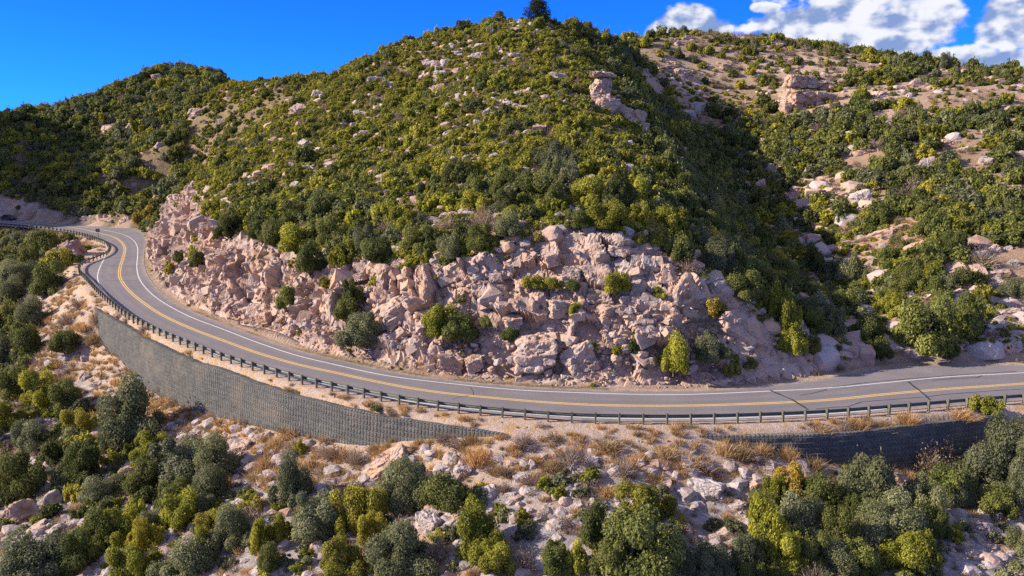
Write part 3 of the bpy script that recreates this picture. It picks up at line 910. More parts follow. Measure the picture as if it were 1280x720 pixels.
_lib = {}
def plant_mesh(kind, var, lod, split):
    """(foliage mesh, stem mesh) when split, else one mesh of both"""
    key = (kind, var, lod, split)
    if key in _lib: return _lib[key]
    V, qs, tint, sv, sq = crown_np(kind, 1000 + var * 17 + {'oak': 1, 'silver': 2, 'yellow': 3, 'manzanita': 4, 'bare': 5, 'straw': 6, 'pine': 7}[kind] * 101, lod)
    if sv is None:
        _lib[key] = (mesh_np('grass_clump', V, qs, [LEAF[kind]], attrs=dict(tint=tint)), None)
    elif split:
        _lib[key] = (mesh_np('crown', V, qs, [LEAF[kind]], attrs=dict(tint=tint)), mesh_np('trunk', sv, sq, [M['bark']], True))
    else:
        n = sum(len(a) for a in qs)
        _lib[key] = (mesh_np('shrub', np.vstack([V, sv]), [*qs, sq + len(V)], [LEAF[kind], M['bark']], mat_idx=np.r_[np.zeros(n), np.ones(len(sq))],
                             attrs=dict(tint=np.r_[tint, np.full(len(sv), .5)])), None)
    return _lib[key]

# ------------------------------------------------------------------ rocks
_ico = {}
def ico(sub):
    if sub not in _ico:
        bm = bmesh.new(); bmesh.ops.create_icosphere(bm, subdivisions=sub, radius=1)
        bm.verts.ensure_lookup_table()
        _ico[sub] = (np.array([v.co[:] for v in bm.verts]), np.array([[v.index for v in f.verts] for f in bm.faces])); bm.free()
    return _ico[sub]

def rock_np(seed, sub=4, box=.5, n=9, soft=26, rough=.03):
    """a broken block: the space inside a set of planes, edges slightly worn"""
    g = np.random.default_rng(seed)
    D, Fc = ico(sub)
    Nn = list(norm(g.normal(size=(n, 3)))); H = list(g.uniform(.66, 1.0, n))
    q = Quaternion(Vector(norm(g.normal(size=3))), g.uniform(0, .35))
    for a in range(3):
        for s in (-1, 1):
            v = np.zeros(3); v[a] = s; v = np.array(q @ Vector(v)); Nn.append(v); H.append(1.05 - box * g.uniform(.5, .8))
    Nn = np.array(Nn); H = np.array(H)
    dn = D @ Nn.T
    r = np.where(dn > .05, H[None] / np.maximum(dn, .05), 9.)
    r = -np.log(np.exp(-soft * np.minimum(r, 3)).sum(1)) / soft
    V = D * r[:, None]
    V = V * (1 + rough * (fbm(V + seed, .5, seed, 3) * 1.2 + .6 * fbm(V + seed, .16, seed + 3, 2)))[:, None]
    V /= np.abs(V).max(0)
    return V, Fc
def block(seed, dims, box=.55, n=8, sub=6, rough=.05):
    V, Fc = rock_np(seed, sub, box, n, 30, rough)
    V = V * np.array(dims) / 2
    sc = max(dims) / 3.2
    D = norm(V)
    q = V * (1, 1, 1.5) + seed
    f1, f2, t1, r1 = cells(q, sc, seed)
    g1, g2, t2, r2 = cells(q, sc * .4, seed + 5)
    return V + D * ((r1 - .5) * sc * .28 + t1 * .22 - .10 * sc * sstep(.10, 0, f2 - f1) + (r2 - .5) * sc * .07 + t2 * .16)[:, None], Fc


_rocks = {}
def rock_mesh(var, mat='boulder'):
    if mat == 'rock': return rock_mesh_rough(var)
    k = (var, mat)
    if k not in _rocks:
        V, Fc = block(500 + var * 13, (2, 2, 2), (.35, .6, .5, .75)[var % 4], (7, 9, 12, 8)[var % 4], 5, .05)
        _rocks[k] = mesh_np('boulder', V / np.abs(V).max(0), Fc, [M[mat]], False)
    return _rocks[k]

# ------------------------------------------------------------------ single things that the photo shows, by their place on the ground
def drop(px, py, h=0.):
    return hit(px, py)[0]

def rock_mesh_rough(var):
    k = (var, 'rough')
    if k not in _rocks:
        V, Fc = block(700 + var * 11, (2, 2, 2), (.55, .8)[var % 2], 8, 5, .05)
        _rocks[k] = mesh_np('boulder', V / np.abs(V).max(0), Fc, [M['rock']], False)
    return _rocks[k]

THINGS = []         # (object, px, py, describing words, noun, label or None)
def widths(P, wpx, hpx):
    d = project(P[None])[2][0]
    return wpx * d / F, hpx * d / F

ROCKS = [  # px, py, w, h, tilt, pale, label
 (20, 648, 46, 44, .75, 0, 'big log shaped pink boulder tilted on the lower slope beside the shaded oaks'),
 (62, 630, 34, 30, .6, 1, 'flat pale slab leaning uphill of the log shaped boulder'), (79, 613, 15, 14, .2, 1, None), (98, 641, 12, 9, .2, 1, 'small bright white stone below the flat pale slab'),
 (24, 677, 17, 14, .2, 1, None), (44, 662, 30, 12, .5, 0, None), (107, 472, 19, 17, .2, 1, 'rounded white boulder below the dry grass spur at the wall end'), (121, 481, 13, 10, .3, 1, None),
 (84, 319, 44, 38, .5, 2, 'big reddish brown rock knob outside the guardrail inside the bend'),
 (484, 584, 66, 44, .55, 0, 'largest smooth pink slab lying just below the curved retaining wall'), (536, 655, 40, 30, .3, 1, 'broad grey boulder amid the shrubs at the lower middle'), (571, 652, 22, 24, .2, 0, None),
 (577, 590, 26, 24, .2, 1, 'bright white broken rock beside straw grass below the wall end'), (598, 616, 18, 14, .1, 1, None), (664, 584, 12, 24, .3, 1, 'upright white stone on the dry slope'), (741, 632, 15, 17, .4, 1, None),
 (780, 618, 22, 22, .9, 0, 'narrow leaning slab just above the bright green rounded shrub'), (725, 634, 12, 14, .5, 1, None), (696, 660, 15, 16, .3, 1, None), (646, 672, 15, 18, .2, 0, None), (885, 615, 52, 32, .15, 1, 'large pale faceted block beside the blue shaded gully chute'),
 (923, 634, 28, 17, .3, 1, 'flat pale slab lower down beside the large faceted block'), (931, 600, 20, 13, .1, 1, None), (945, 612, 14, 24, .5, 0, None), (165, 687, 26, 15, .6, 0, 'thin tilted slab amid bright shrubs on the lower slope'),
 (206, 688, 15, 11, .1, 1, None), (297, 633, 20, 20, .3, 1, None), (304, 559, 24, 18, .3, 0, 'angular tan block at the upper edge of the grey green trees'), (226, 548, 18, 11, .2, 1, None), (203, 556, 20, 15, .5, 1, None), (437, 670, 22, 13, .2, 1, None), (388, 692, 32, 18, .6, 0, None),
 (436, 597, 14, 9, .1, 1, None), (487, 460, 10, 8, .1, 1, None), (1194, 645, 14, 10, .1, 1, None), (1217, 655, 18, 14, .3, 1, None), (1225, 690, 20, 12, .3, 1, None), (1205, 672, 15, 10, .1, 1, None), (1250, 700, 18, 14, .4, 1, None), (640, 620, 18, 12, .2, 1, None), (610, 640, 20, 12, .2, 1, None),
 (660, 640, 16, 12, .2, 1, None), (700, 600, 12, 9, .2, 0, None), (715, 620, 10, 8, .2, 1, None),
 # the cut
 (672, 436, 56, 46, .1, 0, 'great block with a flat brown face at the foot of the rock cut'), (727, 446, 46, 40, .5, 0, 'brown slab leaning against the great flat faced block'), (497, 385, 44, 26, .55, 0, 'long slanting slab high in the cut above the road'), (562, 450, 32, 34, .3, 1, 'pointed pale block standing at the road edge of the cut'),
 (544, 437, 26, 26, .8, 0, 'thin slanting slab beside the pointed pale block'), (527, 425, 26, 20, .2, 0, None), (700, 382, 32, 24, .2, 0, None), (765, 388, 36, 22, .2, 0, None), (796, 400, 16, 20, .1, 0, None), (783, 435, 12, 12, .1, 0, 'small square orange block midway up the cut'), (774, 424, 14, 9, .1, 0, None),
 (592, 452, 24, 22, .2, 0, None), (640, 400, 24, 18, .3, 0, None), (715, 340, 26, 20, .3, 0, None), (690, 320, 24, 20, .2, 0, None), (800, 325, 26, 26, .1, 0, 'rounded orange block high on the cut below the leafy shrubs'), (775, 310, 30, 14, .1, 0, None), (655, 455, 20, 14, .2, 0, None),
 (810, 450, 20, 14, .2, 1, None), (330, 395, 20, 16, .3, 1, None), (300, 380, 22, 16, .4, 1, None), (390, 420, 18, 14, .2, 1, None), (410, 438, 14, 10, .2, 1, None), (270, 345, 20, 15, .4, 1, None), (245, 352, 16, 16, .3, 1, None), (345, 330, 18, 24, .3, 0, None), (295, 318, 18, 20, .3, 0, None), (620, 345, 20, 14, .2, 0, None), (450, 345, 16, 12, .3, 1, None),
 # central hill
 (537, 81, 20, 12, .2, 1, None), (557, 81, 14, 13, .1, 1, None), (531, 96, 17, 12, .1, 0, 'round boulder below the stacked ledges high on the main hill'), (467, 102, 20, 9, .2, 1, None), (550, 94, 14, 9, .1, 1, None), (550, 112, 16, 11, .1, 0, 'brown rounded boulder in the upper middle of the main hill'), (468, 125, 10, 8, .5, 1, None), (453, 144, 24, 9, .15, 1, 'flat white slab on the sunward shoulder of the main hill'),
 (424, 159, 15, 8, .4, 1, None), (442, 159, 12, 8, .2, 1, None), (456, 168, 14, 7, .2, 1, None), (600, 60, 14, 9, .1, 1, None), (573, 67, 14, 8, .1, 1, None), (598, 72, 22, 12, .1, 1, 'pale broken ledges below the hilltop'), (587, 101, 15, 8, .3, 1, None), (616, 124, 10, 6, .2, 1, None), (586, 131, 9, 6, .2, 1, None), (609, 140, 15, 7, .4, 1, None), (623, 141, 12, 6, .2, 1, None),
 (578, 154, 10, 7, .2, 1, None), (597, 156, 11, 11, .3, 1, None), (636, 132, 20, 8, .2, 1, None), (381, 184, 20, 14, .8, 1, 'grey slab tilted steeply on the middle of the sunny hillside'), (456, 190, 11, 12, .1, 0, None), (460, 227, 11, 8, .1, 0, None), (473, 232, 15, 8, .2, 1, None), (485, 242, 12, 6, .3, 1, None), (382, 242, 10, 8, .2, 1, None),
 (376, 139, 28, 12, .3, 0, None), (397, 121, 18, 12, .3, 1, None), (330, 111, 22, 8, .1, 0, None), (365, 127, 16, 6, .2, 0, None), (655, 115, 20, 12, .3, 0, None), (682, 124, 13, 9, .2, 0, None), (652, 138, 16, 9, .2, 1, None), (674, 162, 20, 10, .3, 0, None), (647, 70, 26, 8, .2, 1, None), (697, 96, 20, 9, .2, 1, None), (603, 200, 14, 8, .2, 0, None), (630, 184, 12, 14, .2, 0, None),
 (725, 267, 12, 14, .1, 1, 'white rounded boulder beside the bright shrub at the cut top'), (853, 277, 14, 16, .2, 1, None), (800, 170, 12, 8, .2, 1, None),
 # far hill
 (195, 98, 14, 10, .1, 0, 'brown outcrop on the crest of the far hill'), (163, 160, 13, 15, .3, 0, None), (138, 163, 24, 11, .2, 0, None), (246, 143, 26, 12, .1, 0, None), (277, 153, 12, 7, .2, 0, None), (200, 182, 14, 6, .2, 1, None), (165, 232, 12, 6, .2, 1, None), (135, 276, 20, 9, .1, 0, None), (110, 273, 16, 7, .1, 1, None),
 # gully and hill beyond
 (832, 86, 34, 12, .1, 0, 'long rounded ledge beside the gully head'), (850, 93, 28, 14, .1, 0, None), (870, 136, 22, 12, .3, 1, None), (860, 142, 18, 10, .2, 1, None), (965, 215, 10, 11, .1, 0, None), (925, 232, 22, 12, .2, 0, None), (950, 235, 20, 16, .2, 0, None), (1000, 245, 36, 14, .2, 0, None), (1080, 252, 24, 22, .4, 1, None), (1160, 211, 18, 22, .3, 1, None), (1197, 216, 14, 8, .2, 1, None),
 (1232, 204, 14, 12, .2, 1, None), (1244, 313, 22, 18, .5, 0, 'square ended tan block lying among shrubs above the road end'), (1262, 311, 11, 9, .1, 1, None), (1268, 330, 14, 12, .2, 1, None), (1105, 118, 30, 16, .3, 0, None), (1112, 67, 12, 9, .1, 0, 'small red capped outcrop on the skyline of the gully hill'), (1266, 96, 10, 8, .1, 0, None), (1208, 89, 9, 5, .1, 0, None),
 (1265, 388, 16, 12, .3, 1, None), (1110, 368, 14, 10, .2, 1, None), (975, 130, 16, 12, .2, 0, None), (1040, 385, 14, 8, .3, 1, None),
]
for k, (px, py, wp, hp, tilt, pale, lab) in enumerate(ROCKS):
    P = drop(px, py + hp * .12)
    if np.isnan(P[0]): continue
    w, h = widths(P, wp, hp)
    if not lab or px == 195 or px == 1112:
        z = 1.0
    g = random.Random(900 + k)
    var = g.randrange(14)
    onc = 'cut' if (surf_z(P[None])[0] != zat(P[None])[0]) else ''
    P[2] = surf_z(P[None])[0] if not onc else P[2]
    up_ = 1.55 if (py < 270 and wp < 30) else 1.
    sx, sz = w / 2 * 1.08 * (1.15 if up_ > 1 else 1), h / 2 * 1.15 * up_
    incut = ('cut' in (lab or '')) or (py < 470 and hp > 0 and polydist(P[None], INNER)[0][0] > 0 and (surf_z(P[None] + (0, .4, 0))[0] != zat(P[None] + (0, .4, 0))[0]))
    o = link('boulder', rock_mesh(var, 'red' if pale == 2 else 'rock' if incut else 'pale' if pale else 'boulder'), loc=P + (0, .35 * sx, -.14 * sz), rot=(g.uniform(-.15, .25), -tilt if tilt > .35 else g.uniform(-.2, .2), g.uniform(-.35, .35)), scale=(sx, sx * g.uniform(.75, 1.0), sz))
    THINGS.append([o, px, py, wp, hp, ('pale', 'pinkish brown')[1 - pale] if not pale else ('whitish', 'pale grey')[k % 2], ('boulder', 'rock')[k % 2], lab, 'boulders lying on the mountainside'])

def rock_part(name, parent, seed, dims, loc, rz=0., ry=0., box=.55, n=8, mat='rock'):
    V, Fc = block(seed, dims, box, n)
    return link(name, mesh_np(name, V, Fc, [M[mat]]), parent, loc=loc, rot=(0, ry, rz))

# the balanced pillar on the spur
Pb = drop(760, 140); s = project(Pb[None])[2][0] / F
root = link('balanced_rock', None, loc=Pb)
tag(root, 'tall tan rock pillar with flat cap stone standing on a broad ledge', 'rock formation')
rock_part('ledge', root, 31, (86 * s, 60 * s, 46 * s), (8 * s, 22 * s, -12 * s), .3, .2, .6)
rock_part('ledge', root, 33, (44 * s, 50 * s, 30 * s), (-36 * s, 24 * s, 2 * s), .1, .05, .7)
rock_part('pillar', root, 32, (27 * s, 27 * s, 27 * s), (-8 * s, 14 * s, 22 * s), .1, .03, .5, 16)
rock_part('pillar', root, 35, (25 * s, 25 * s, 24 * s), (-7.5 * s, 14 * s, 33 * s), .4, -.04, .45, 16)
rock_part('cap_stone', root, 34, (31 * s, 29 * s, 8 * s), (-7 * s, 13 * s, 46 * s), .2, .05, .5)
rock_part('flake', root, 36, (17 * s, 14 * s, 5 * s), (7 * s, 6 * s, 14 * s), .2, .05, .5)
LAND = [(root, 752, 110, 'the balanced pillar')]
# the castle shaped outcrop on the hill beyond
Pb = drop(1012, 134); s = project(Pb[None])[2][0] / F
root = link('rock_outcrop', None, loc=Pb)
tag(root, 'castle shaped outcrop of stacked pink blocks on the hill beyond the gully', 'rock formation')
for j, (nm, dims, loc, rz) in enumerate([('block', (34, 40, 36), (-9, 14, 6), .2), ('block', (36, 40, 30), (17, 14, 6), -.1), ('block', (22, 30, 24), (-26, 6, -2), .1), ('cap_block', (24, 26, 16), (-16, 14, 32), .1), ('cap_block', (18, 24, 18), (2, 15, 30), .3),
                                         ('cap_block', (30, 24, 12), (20, 16, 27), -.1), ('block', (20, 20, 14), (-10, 0, -12), .4)]):
    rock_part(nm, root, 41 + j, tuple(d * s for d in dims), tuple(l * s for l in loc), rz, .05, .7, 7)
LAND.append((root, 1010, 112, 'the castle shaped outcrop'))

# ------------------------------------------------------------------ plants named one by one
K = dict(o='oak', m='manzanita', s='silver', b='bare', g='straw', y='yellow', p='pine')
PLANTS = [  # px, py (middle of the crown), width, height in picture units, kind, label
 (170, 520, 78, 88, 's', 'big rounded grey green oak tree just below the curved retaining wall'), (108, 580, 52, 54, 'o', 'lone ball shaped olive shrub on the lower slope'), (34, 432, 50, 56, 'o', None), (84, 430, 34, 28, 'o', 'dark green shrub on the dry grass spur below the wall end'),
 (80, 498, 40, 46, 'o', None), (52, 492, 48, 48, 'm', None), (40, 545, 50, 40, 's', None), (103, 530, 40, 32, 'm', 'bright green low shrub uphill of the ball shaped olive shrub'), (20, 598, 64, 62, 'o', None), (68, 570, 34, 36, 'o', None), (146, 545, 40, 44, 's', None),
 (186, 562, 44, 36, 'm', None), (230, 580, 80, 60, 's', None), (275, 572, 60, 56, 's', None), (262, 612, 60, 50, 's', None), (192, 592, 60, 52, 'o', None), (230, 640, 52, 46, 'm', 'bright yellow green rounded shrub in the lower slope thicket'), (268, 652, 46, 34, 'm', None), (284, 662, 56, 54, 's', None), (120, 665, 60, 50, 'o', None), (152, 660, 52, 48, 'm', None),
 (45, 698, 90, 60, 's', None), (100, 690, 60, 56, 'o', None), (180, 672, 48, 44, 'm', None), (170, 705, 60, 44, 'm', None), (232, 700, 74, 54, 's', None), (322, 674, 32, 42, 'm', None), (365, 600, 54, 66, 's', None), (395, 648, 76, 68, 's', None), (450, 640, 64, 62, 'm', 'bright yellow green shrub below the largest smooth slab'), (465, 660, 40, 44, 'm', None),
 (505, 608, 74, 66, 's', 'grey green spreading oak covering the lower end of the largest smooth slab'), (556, 618, 60, 46, 'o', 'very dark green shrub next to the spreading oak by the largest slab'), (505, 690, 86, 66, 's', None), (432, 700, 60, 50, 'm', None), (600, 668, 62, 66, 'm', None), (622, 700, 52, 40, 'm', None), (547, 684, 40, 44, 'b', 'reddish grey leafless shrub among the lower slope shrubs'), (692, 700, 46, 44, 'o', None), (655, 702, 40, 34, 'b', None),
 (806, 628, 62, 50, 'm', 'bright green rounded shrub at the head of the big lower slope oak'), (748, 660, 54, 56, 'o', None), (795, 678, 110, 96, 'o', 'biggest dark green oak tree at the bottom of the dry slope'), (885, 705, 60, 46, 's', None), (960, 665, 66, 72, 'm', None), (985, 606, 50, 46, 'y', 'yellowish green oak at the foot of the shaded low wall'), (968, 616, 34, 40, 'm', None), (1000, 655, 56, 64, 's', None), (1045, 668, 56, 70, 'o', None),
 (1040, 700, 60, 44, 's', None), (1100, 612, 88, 80, 's', 'tall pale green oak rising in front of the shaded low wall'), (1120, 655, 76, 60, 's', None), (1182, 605, 56, 50, 'o', None), (1218, 588, 76, 58, 's', None), (1260, 570, 74, 80, 's', 'largest grey green oak at the far end of the shaded low wall'), (1165, 655, 50, 44, 'o', None), (1122, 692, 60, 54, 'm', None), (1155, 695, 36, 54, 'm', None), (925, 695, 44, 50, 's', None), (1080, 690, 50, 50, 'b', None),
 (1012, 690, 50, 54, 'o', None), (1070, 640, 40, 50, 'o', None), (1160, 575, 50, 40, 'b', None), (1275, 610, 40, 60, 's', None), (1245, 630, 50, 36, 'o', None),
 # the ravine below the bend
 (60, 352, 46, 46, 'o', 'dark leafy tree below the pinkish bare slope inside the bend'), (52, 308, 46, 36, 'o', None), (86, 300, 26, 16, 'o', None), (28, 345, 50, 36, 's', None), (14, 366, 40, 34, 's', None), (46, 392, 44, 38, 's', None), (12, 398, 36, 40, 'o', None), (70, 330, 36, 30, 'm', None), (40, 325, 36, 30, 'o', None), (10, 330, 40, 26, 'o', None), (8, 440, 34, 40, 's', None), (14, 480, 44, 44, 'o', None),
 (92, 322, 22, 18, 'o', None), (20, 300, 34, 20, 's', None), (6, 520, 40, 36, 'm', None),
 # on the cut
 (358, 374, 26, 32, 'o', 'small upright dark shrub alone on the cut near its middle'), (440, 366, 28, 36, 'o', None), (456, 413, 56, 46, 's', 'big grey green shrub at the foot of the cut beside the road'), (547, 402, 52, 40, 'm', 'wide olive shrub growing on the cut below the long slanting slab'), (575, 412, 44, 36, 'o', None), (608, 403, 18, 16, 'o', None), (638, 419, 20, 18, 'o', None), (668, 354, 30, 16, 'm', None), (691, 355, 20, 14, 'm', None), (716, 357, 18, 16, 'o', None), (770, 355, 36, 26, 'm', None),
 (825, 366, 20, 14, 'm', None), (896, 388, 30, 26, 'y', 'round golden green shrub on the bluish end of the cut'), (845, 444, 44, 54, 'm', 'tall leafy green shrub at the road foot of the cut'), (884, 434, 46, 38, 's', 'pale grey green shrub touching the tall leafy green one'), (918, 458, 22, 28, 'o', None), (936, 453, 20, 18, 'o', None), (718, 390, 18, 22, 'm', None), (742, 432, 12, 12, 'm', None), (771, 438, 14, 11, 'm', None), (794, 430, 16, 24, 'o', None),
 (225, 321, 20, 16, 'o', None), (242, 318, 16, 18, 'm', None), (211, 336, 14, 16, 'm', 'tiny bright shrub low on the spur nose beside the road'), (248, 325, 18, 22, 'o', None), (258, 373, 16, 15, 'b', None), (276, 376, 20, 15, 'b', None), (436, 388, 34, 28, 'o', None), (335, 373, 18, 14, 'b', None), (505, 452, 16, 14, 'b', None), (530, 452, 18, 12, 'g', None),
 (183, 273, 26, 26, 'y', 'yellow autumn shrub at the inside of the far bend'), (192, 280, 14, 20, 'y', 'small bright yellow shrub below the larger autumn shrub'), (188, 293, 16, 9, 'g', None),
 # beyond the cut, by the gully mouth
 (978, 392, 40, 60, 'm', 'tall yellow green tree on the shoulder above the gully mouth'), (992, 425, 40, 40, 'm', None), (1018, 432, 22, 26, 'o', None), (1042, 406, 30, 42, 's', 'slim grey green tree standing in the blue shade of the gully mouth'), (1148, 412, 84, 72, 'o', 'large round oak tree beside the road past the gully mouth'), (1206, 405, 44, 62, 'o', None), (1052, 380, 40, 40, 'o', None), (1082, 420, 44, 40, 'o', None),
 (1240, 420, 30, 20, 'b', None), (1232, 432, 24, 18, 'o', None), (1050, 458, 20, 12, 'b', None), (1100, 440, 30, 26, 'o', None), (1188, 440, 26, 18, 'o', None),
 # the edge above the cut
 (758, 272, 56, 34, 'm', 'bright green rounded shrub on the very edge of the cut top'), (832, 277, 34, 36, 'm', 'round light green shrub at the shaded brow over the gully'), (800, 265, 26, 22, 'b', 'pale leafless shrub between two round green ones at the cut top'), (848, 315, 34, 36, 'o', None), (858, 332, 40, 26, 'b', None), (668, 238, 70, 46, 'o', None), (700, 220, 56, 44, 's', None), (740, 243, 50, 38, 'm', None), (800, 240, 40, 34, 'm', None), (700, 200, 60, 40, 's', None),
 (718, 275, 40, 26, 'o', None), (640, 285, 44, 30, 's', None), (600, 300, 50, 34, 'o', None), (568, 310, 44, 32, 's', None), (520, 300, 50, 36, 'o', None), (470, 315, 44, 30, 'o', None), (430, 320, 36, 30, 'm', None), (390, 325, 46, 38, 'o', None), (372, 300, 50, 36, 'm', None), (330, 290, 40, 28, 'o', None), (290, 285, 40, 30, 'o', None), (268, 262, 30, 24, 'm', None),
 # the skyline
 (672, 19, 36, 34, 'p', 'dark bushy pine standing alone on the hilltop'), (735, 38, 20, 18, 'o', 'dark rounded tree on the skyline just past the hilltop'), (757, 44, 22, 12, 'o', None), (693, 30, 16, 12, 'o', None), (575, 36, 24, 16, 'o', None), (620, 24, 30, 16, 'o', None), (1156, 76, 18, 22, 'o', 'tall dark tree on the skyline above the gully hill'), (1178, 79, 20, 20, 's', 'grey leaning tree beside the tall dark skyline tree'), (1228, 92, 22, 12, 'o', None), (1250, 97, 24, 14, 'o', None),
 # dry brush along the berm and the lower slope
 (595, 565, 44, 36, 'g', None), (655, 552, 36, 26, 'b', None), (715, 570, 50, 40, 'b', None), (760, 552, 40, 24, 'g', None), (780, 585, 36, 30, 'b', None), (830, 560, 34, 28, 'g', None), (855, 575, 44, 24, 'g', None), (905, 555, 36, 32, 'g', None), (925, 560, 34, 34, 'g', None), (950, 558, 28, 28, 'g', None), (985, 563, 26, 30, 'g', None), (1015, 575, 36, 28, 'g', None), (1070, 527, 34, 24, 'g', None),
 (1100, 528, 30, 24, 'g', None), (1135, 525, 28, 26, 'g', None), (1200, 514, 44, 22, 'g', None), (1230, 512, 34, 24, 'm', None), (1025, 532, 34, 22, 'g', None), (1055, 535, 24, 30, 'b', None), (1130, 560, 28, 22, 'b', None), (1175, 560, 34, 40, 'b', None), (445, 572, 30, 28, 'b', None), (410, 565, 30, 22, 'b', None), (360, 565, 28, 24, 'b', None), (345, 548, 30, 24, 'g', None), (330, 575, 30, 30, 'g', None), (318, 590, 30, 26, 'g', None),
 (555, 548, 30, 18, 'b', None), (590, 545, 30, 24, 'g', None), (565, 535, 20, 14, 'b', None), (480, 560, 44, 18, 'g', None), (665, 600, 36, 24, 'b', None), (760, 610, 36, 18, 'g', None), (690, 580, 40, 26, 'g', None), (180, 412, 18, 14, 'b', None), (185, 417, 24, 14, 'g', None), (148, 395, 16, 14, 'b', None), (158, 401, 14, 10, 'b', None), (237, 441, 14, 9, 'g', None), (362, 484, 20, 12, 'g', None), (470, 512, 16, 7, 'o', None), (490, 518, 20, 9, 'b', None), (432, 494, 18, 10, 'g', None),
 (120, 398, 22, 26, 'b', None), (105, 405, 26, 24, 'g', None), (118, 420, 26, 24, 'g', None), (85, 400, 30, 24, 'b', None), (100, 380, 26, 20, 'b', None), (75, 415, 24, 18, 'g', None), (108, 302, 16, 8, 'g', None), (122, 306, 16, 8, 'g', None), (105, 311, 18, 8, 'm', None), (112, 297, 12, 9, 'b', None), (630, 610, 24, 20, 'b', None),
 (945, 700, 60, 50, 'o', None), (1022, 622, 56, 50, 'o', None), (1062, 700, 60, 50, 'o', None), (1145, 625, 60, 56, 's', None), (985, 690, 56, 56, 'm', None), (955, 635, 44, 44, 'o', None), (1095, 660, 60, 60, 's', None), (765, 700, 60, 50, 'o', None), (840, 700, 60, 50, 's', None),
 (1062, 598, 36, 36, 'o', None), (1200, 620, 44, 40, 's', None), (720, 700, 36, 34, 'm', None), (340, 700, 40, 34, 'o', None), (375, 560, 20, 16, 'm', None), (215, 620, 46, 40, 'o', None), (250, 690, 50, 40, 'm', None), (130, 615, 50, 36, 's', None),
]
plants = []     # dict(P, w, h, kind, px, py, wpx, lab, keyed)
for px, py, wp, hp, k, lab in PLANTS:
    if px > 930 and py > 585: wp, hp = wp * 1.03, hp * .98
    P = drop(px, py + hp * .36)
    if np.isnan(P[0]):
        P = drop(px, py + hp * .5 + 4)
        if np.isnan(P[0]): print('lost', px, py); continue
    w, h = widths(P, wp, hp)
    P[2] = surf_z(P[None])[0] if zat(P[None])[0] - surf_z(P[None])[0] == 0 else P[2]
    plants.append(dict(P=P, w=w, h=h * .86, kind=K[k], px=px, py=py, wpx=wp, hpx=hp, lab=lab, keyed=True))
print('keyed plants', len(plants))

# ------------------------------------------------------------------ the rest of the scrub: thrown over the hills, thinner where the rock shows
cand = []
g = np.random.default_rng(5)
def throw(n, x0, x1, y0, y1): return np.c_[g.uniform(x0, x1, n), g.uniform(y0, y1, n)]
C = np.vstack([throw(9000, -75, 75, 60, 185), throw(26000, -200, 215, 90, 330), throw(9000, -175, -55, 172, 320), throw(1200, -260, 230, 90, 345), throw(2600, -110, 70, 30, 110)])
zz, di, db, dr, zu, zc = ground(C, True)
P3 = np.c_[C, zz]
px, py, pd = project(P3)
see = visible(P3, 2.2) & (px > -60) & (px < 1340) & (py < 780)
P0 = np.c_[C, C[:, :1] * 0]
patch = fbm(P0, 16, 88, 3); patch2 = fbm(P0, 6, 89, 2)
def rock_room(t):
    L = np.array(t[0].location); r = t[3] * .5 * project(L[None])[2][0] / F
    return (L[0], L[1] - .9 - .2 * r, r * 1.15 + .8)
keyed = np.array([(p['P'][0], p['P'][1], p['w'] * .42) for p in plants] + [rock_room(t) for t in THINGS] + [(LAND[0][0].location[0], LAND[0][0].location[1] + 0., 4.5), (LAND[1][0].location[0], LAND[1][0].location[1] - 1, 8.)])
placed = []; grid = {}
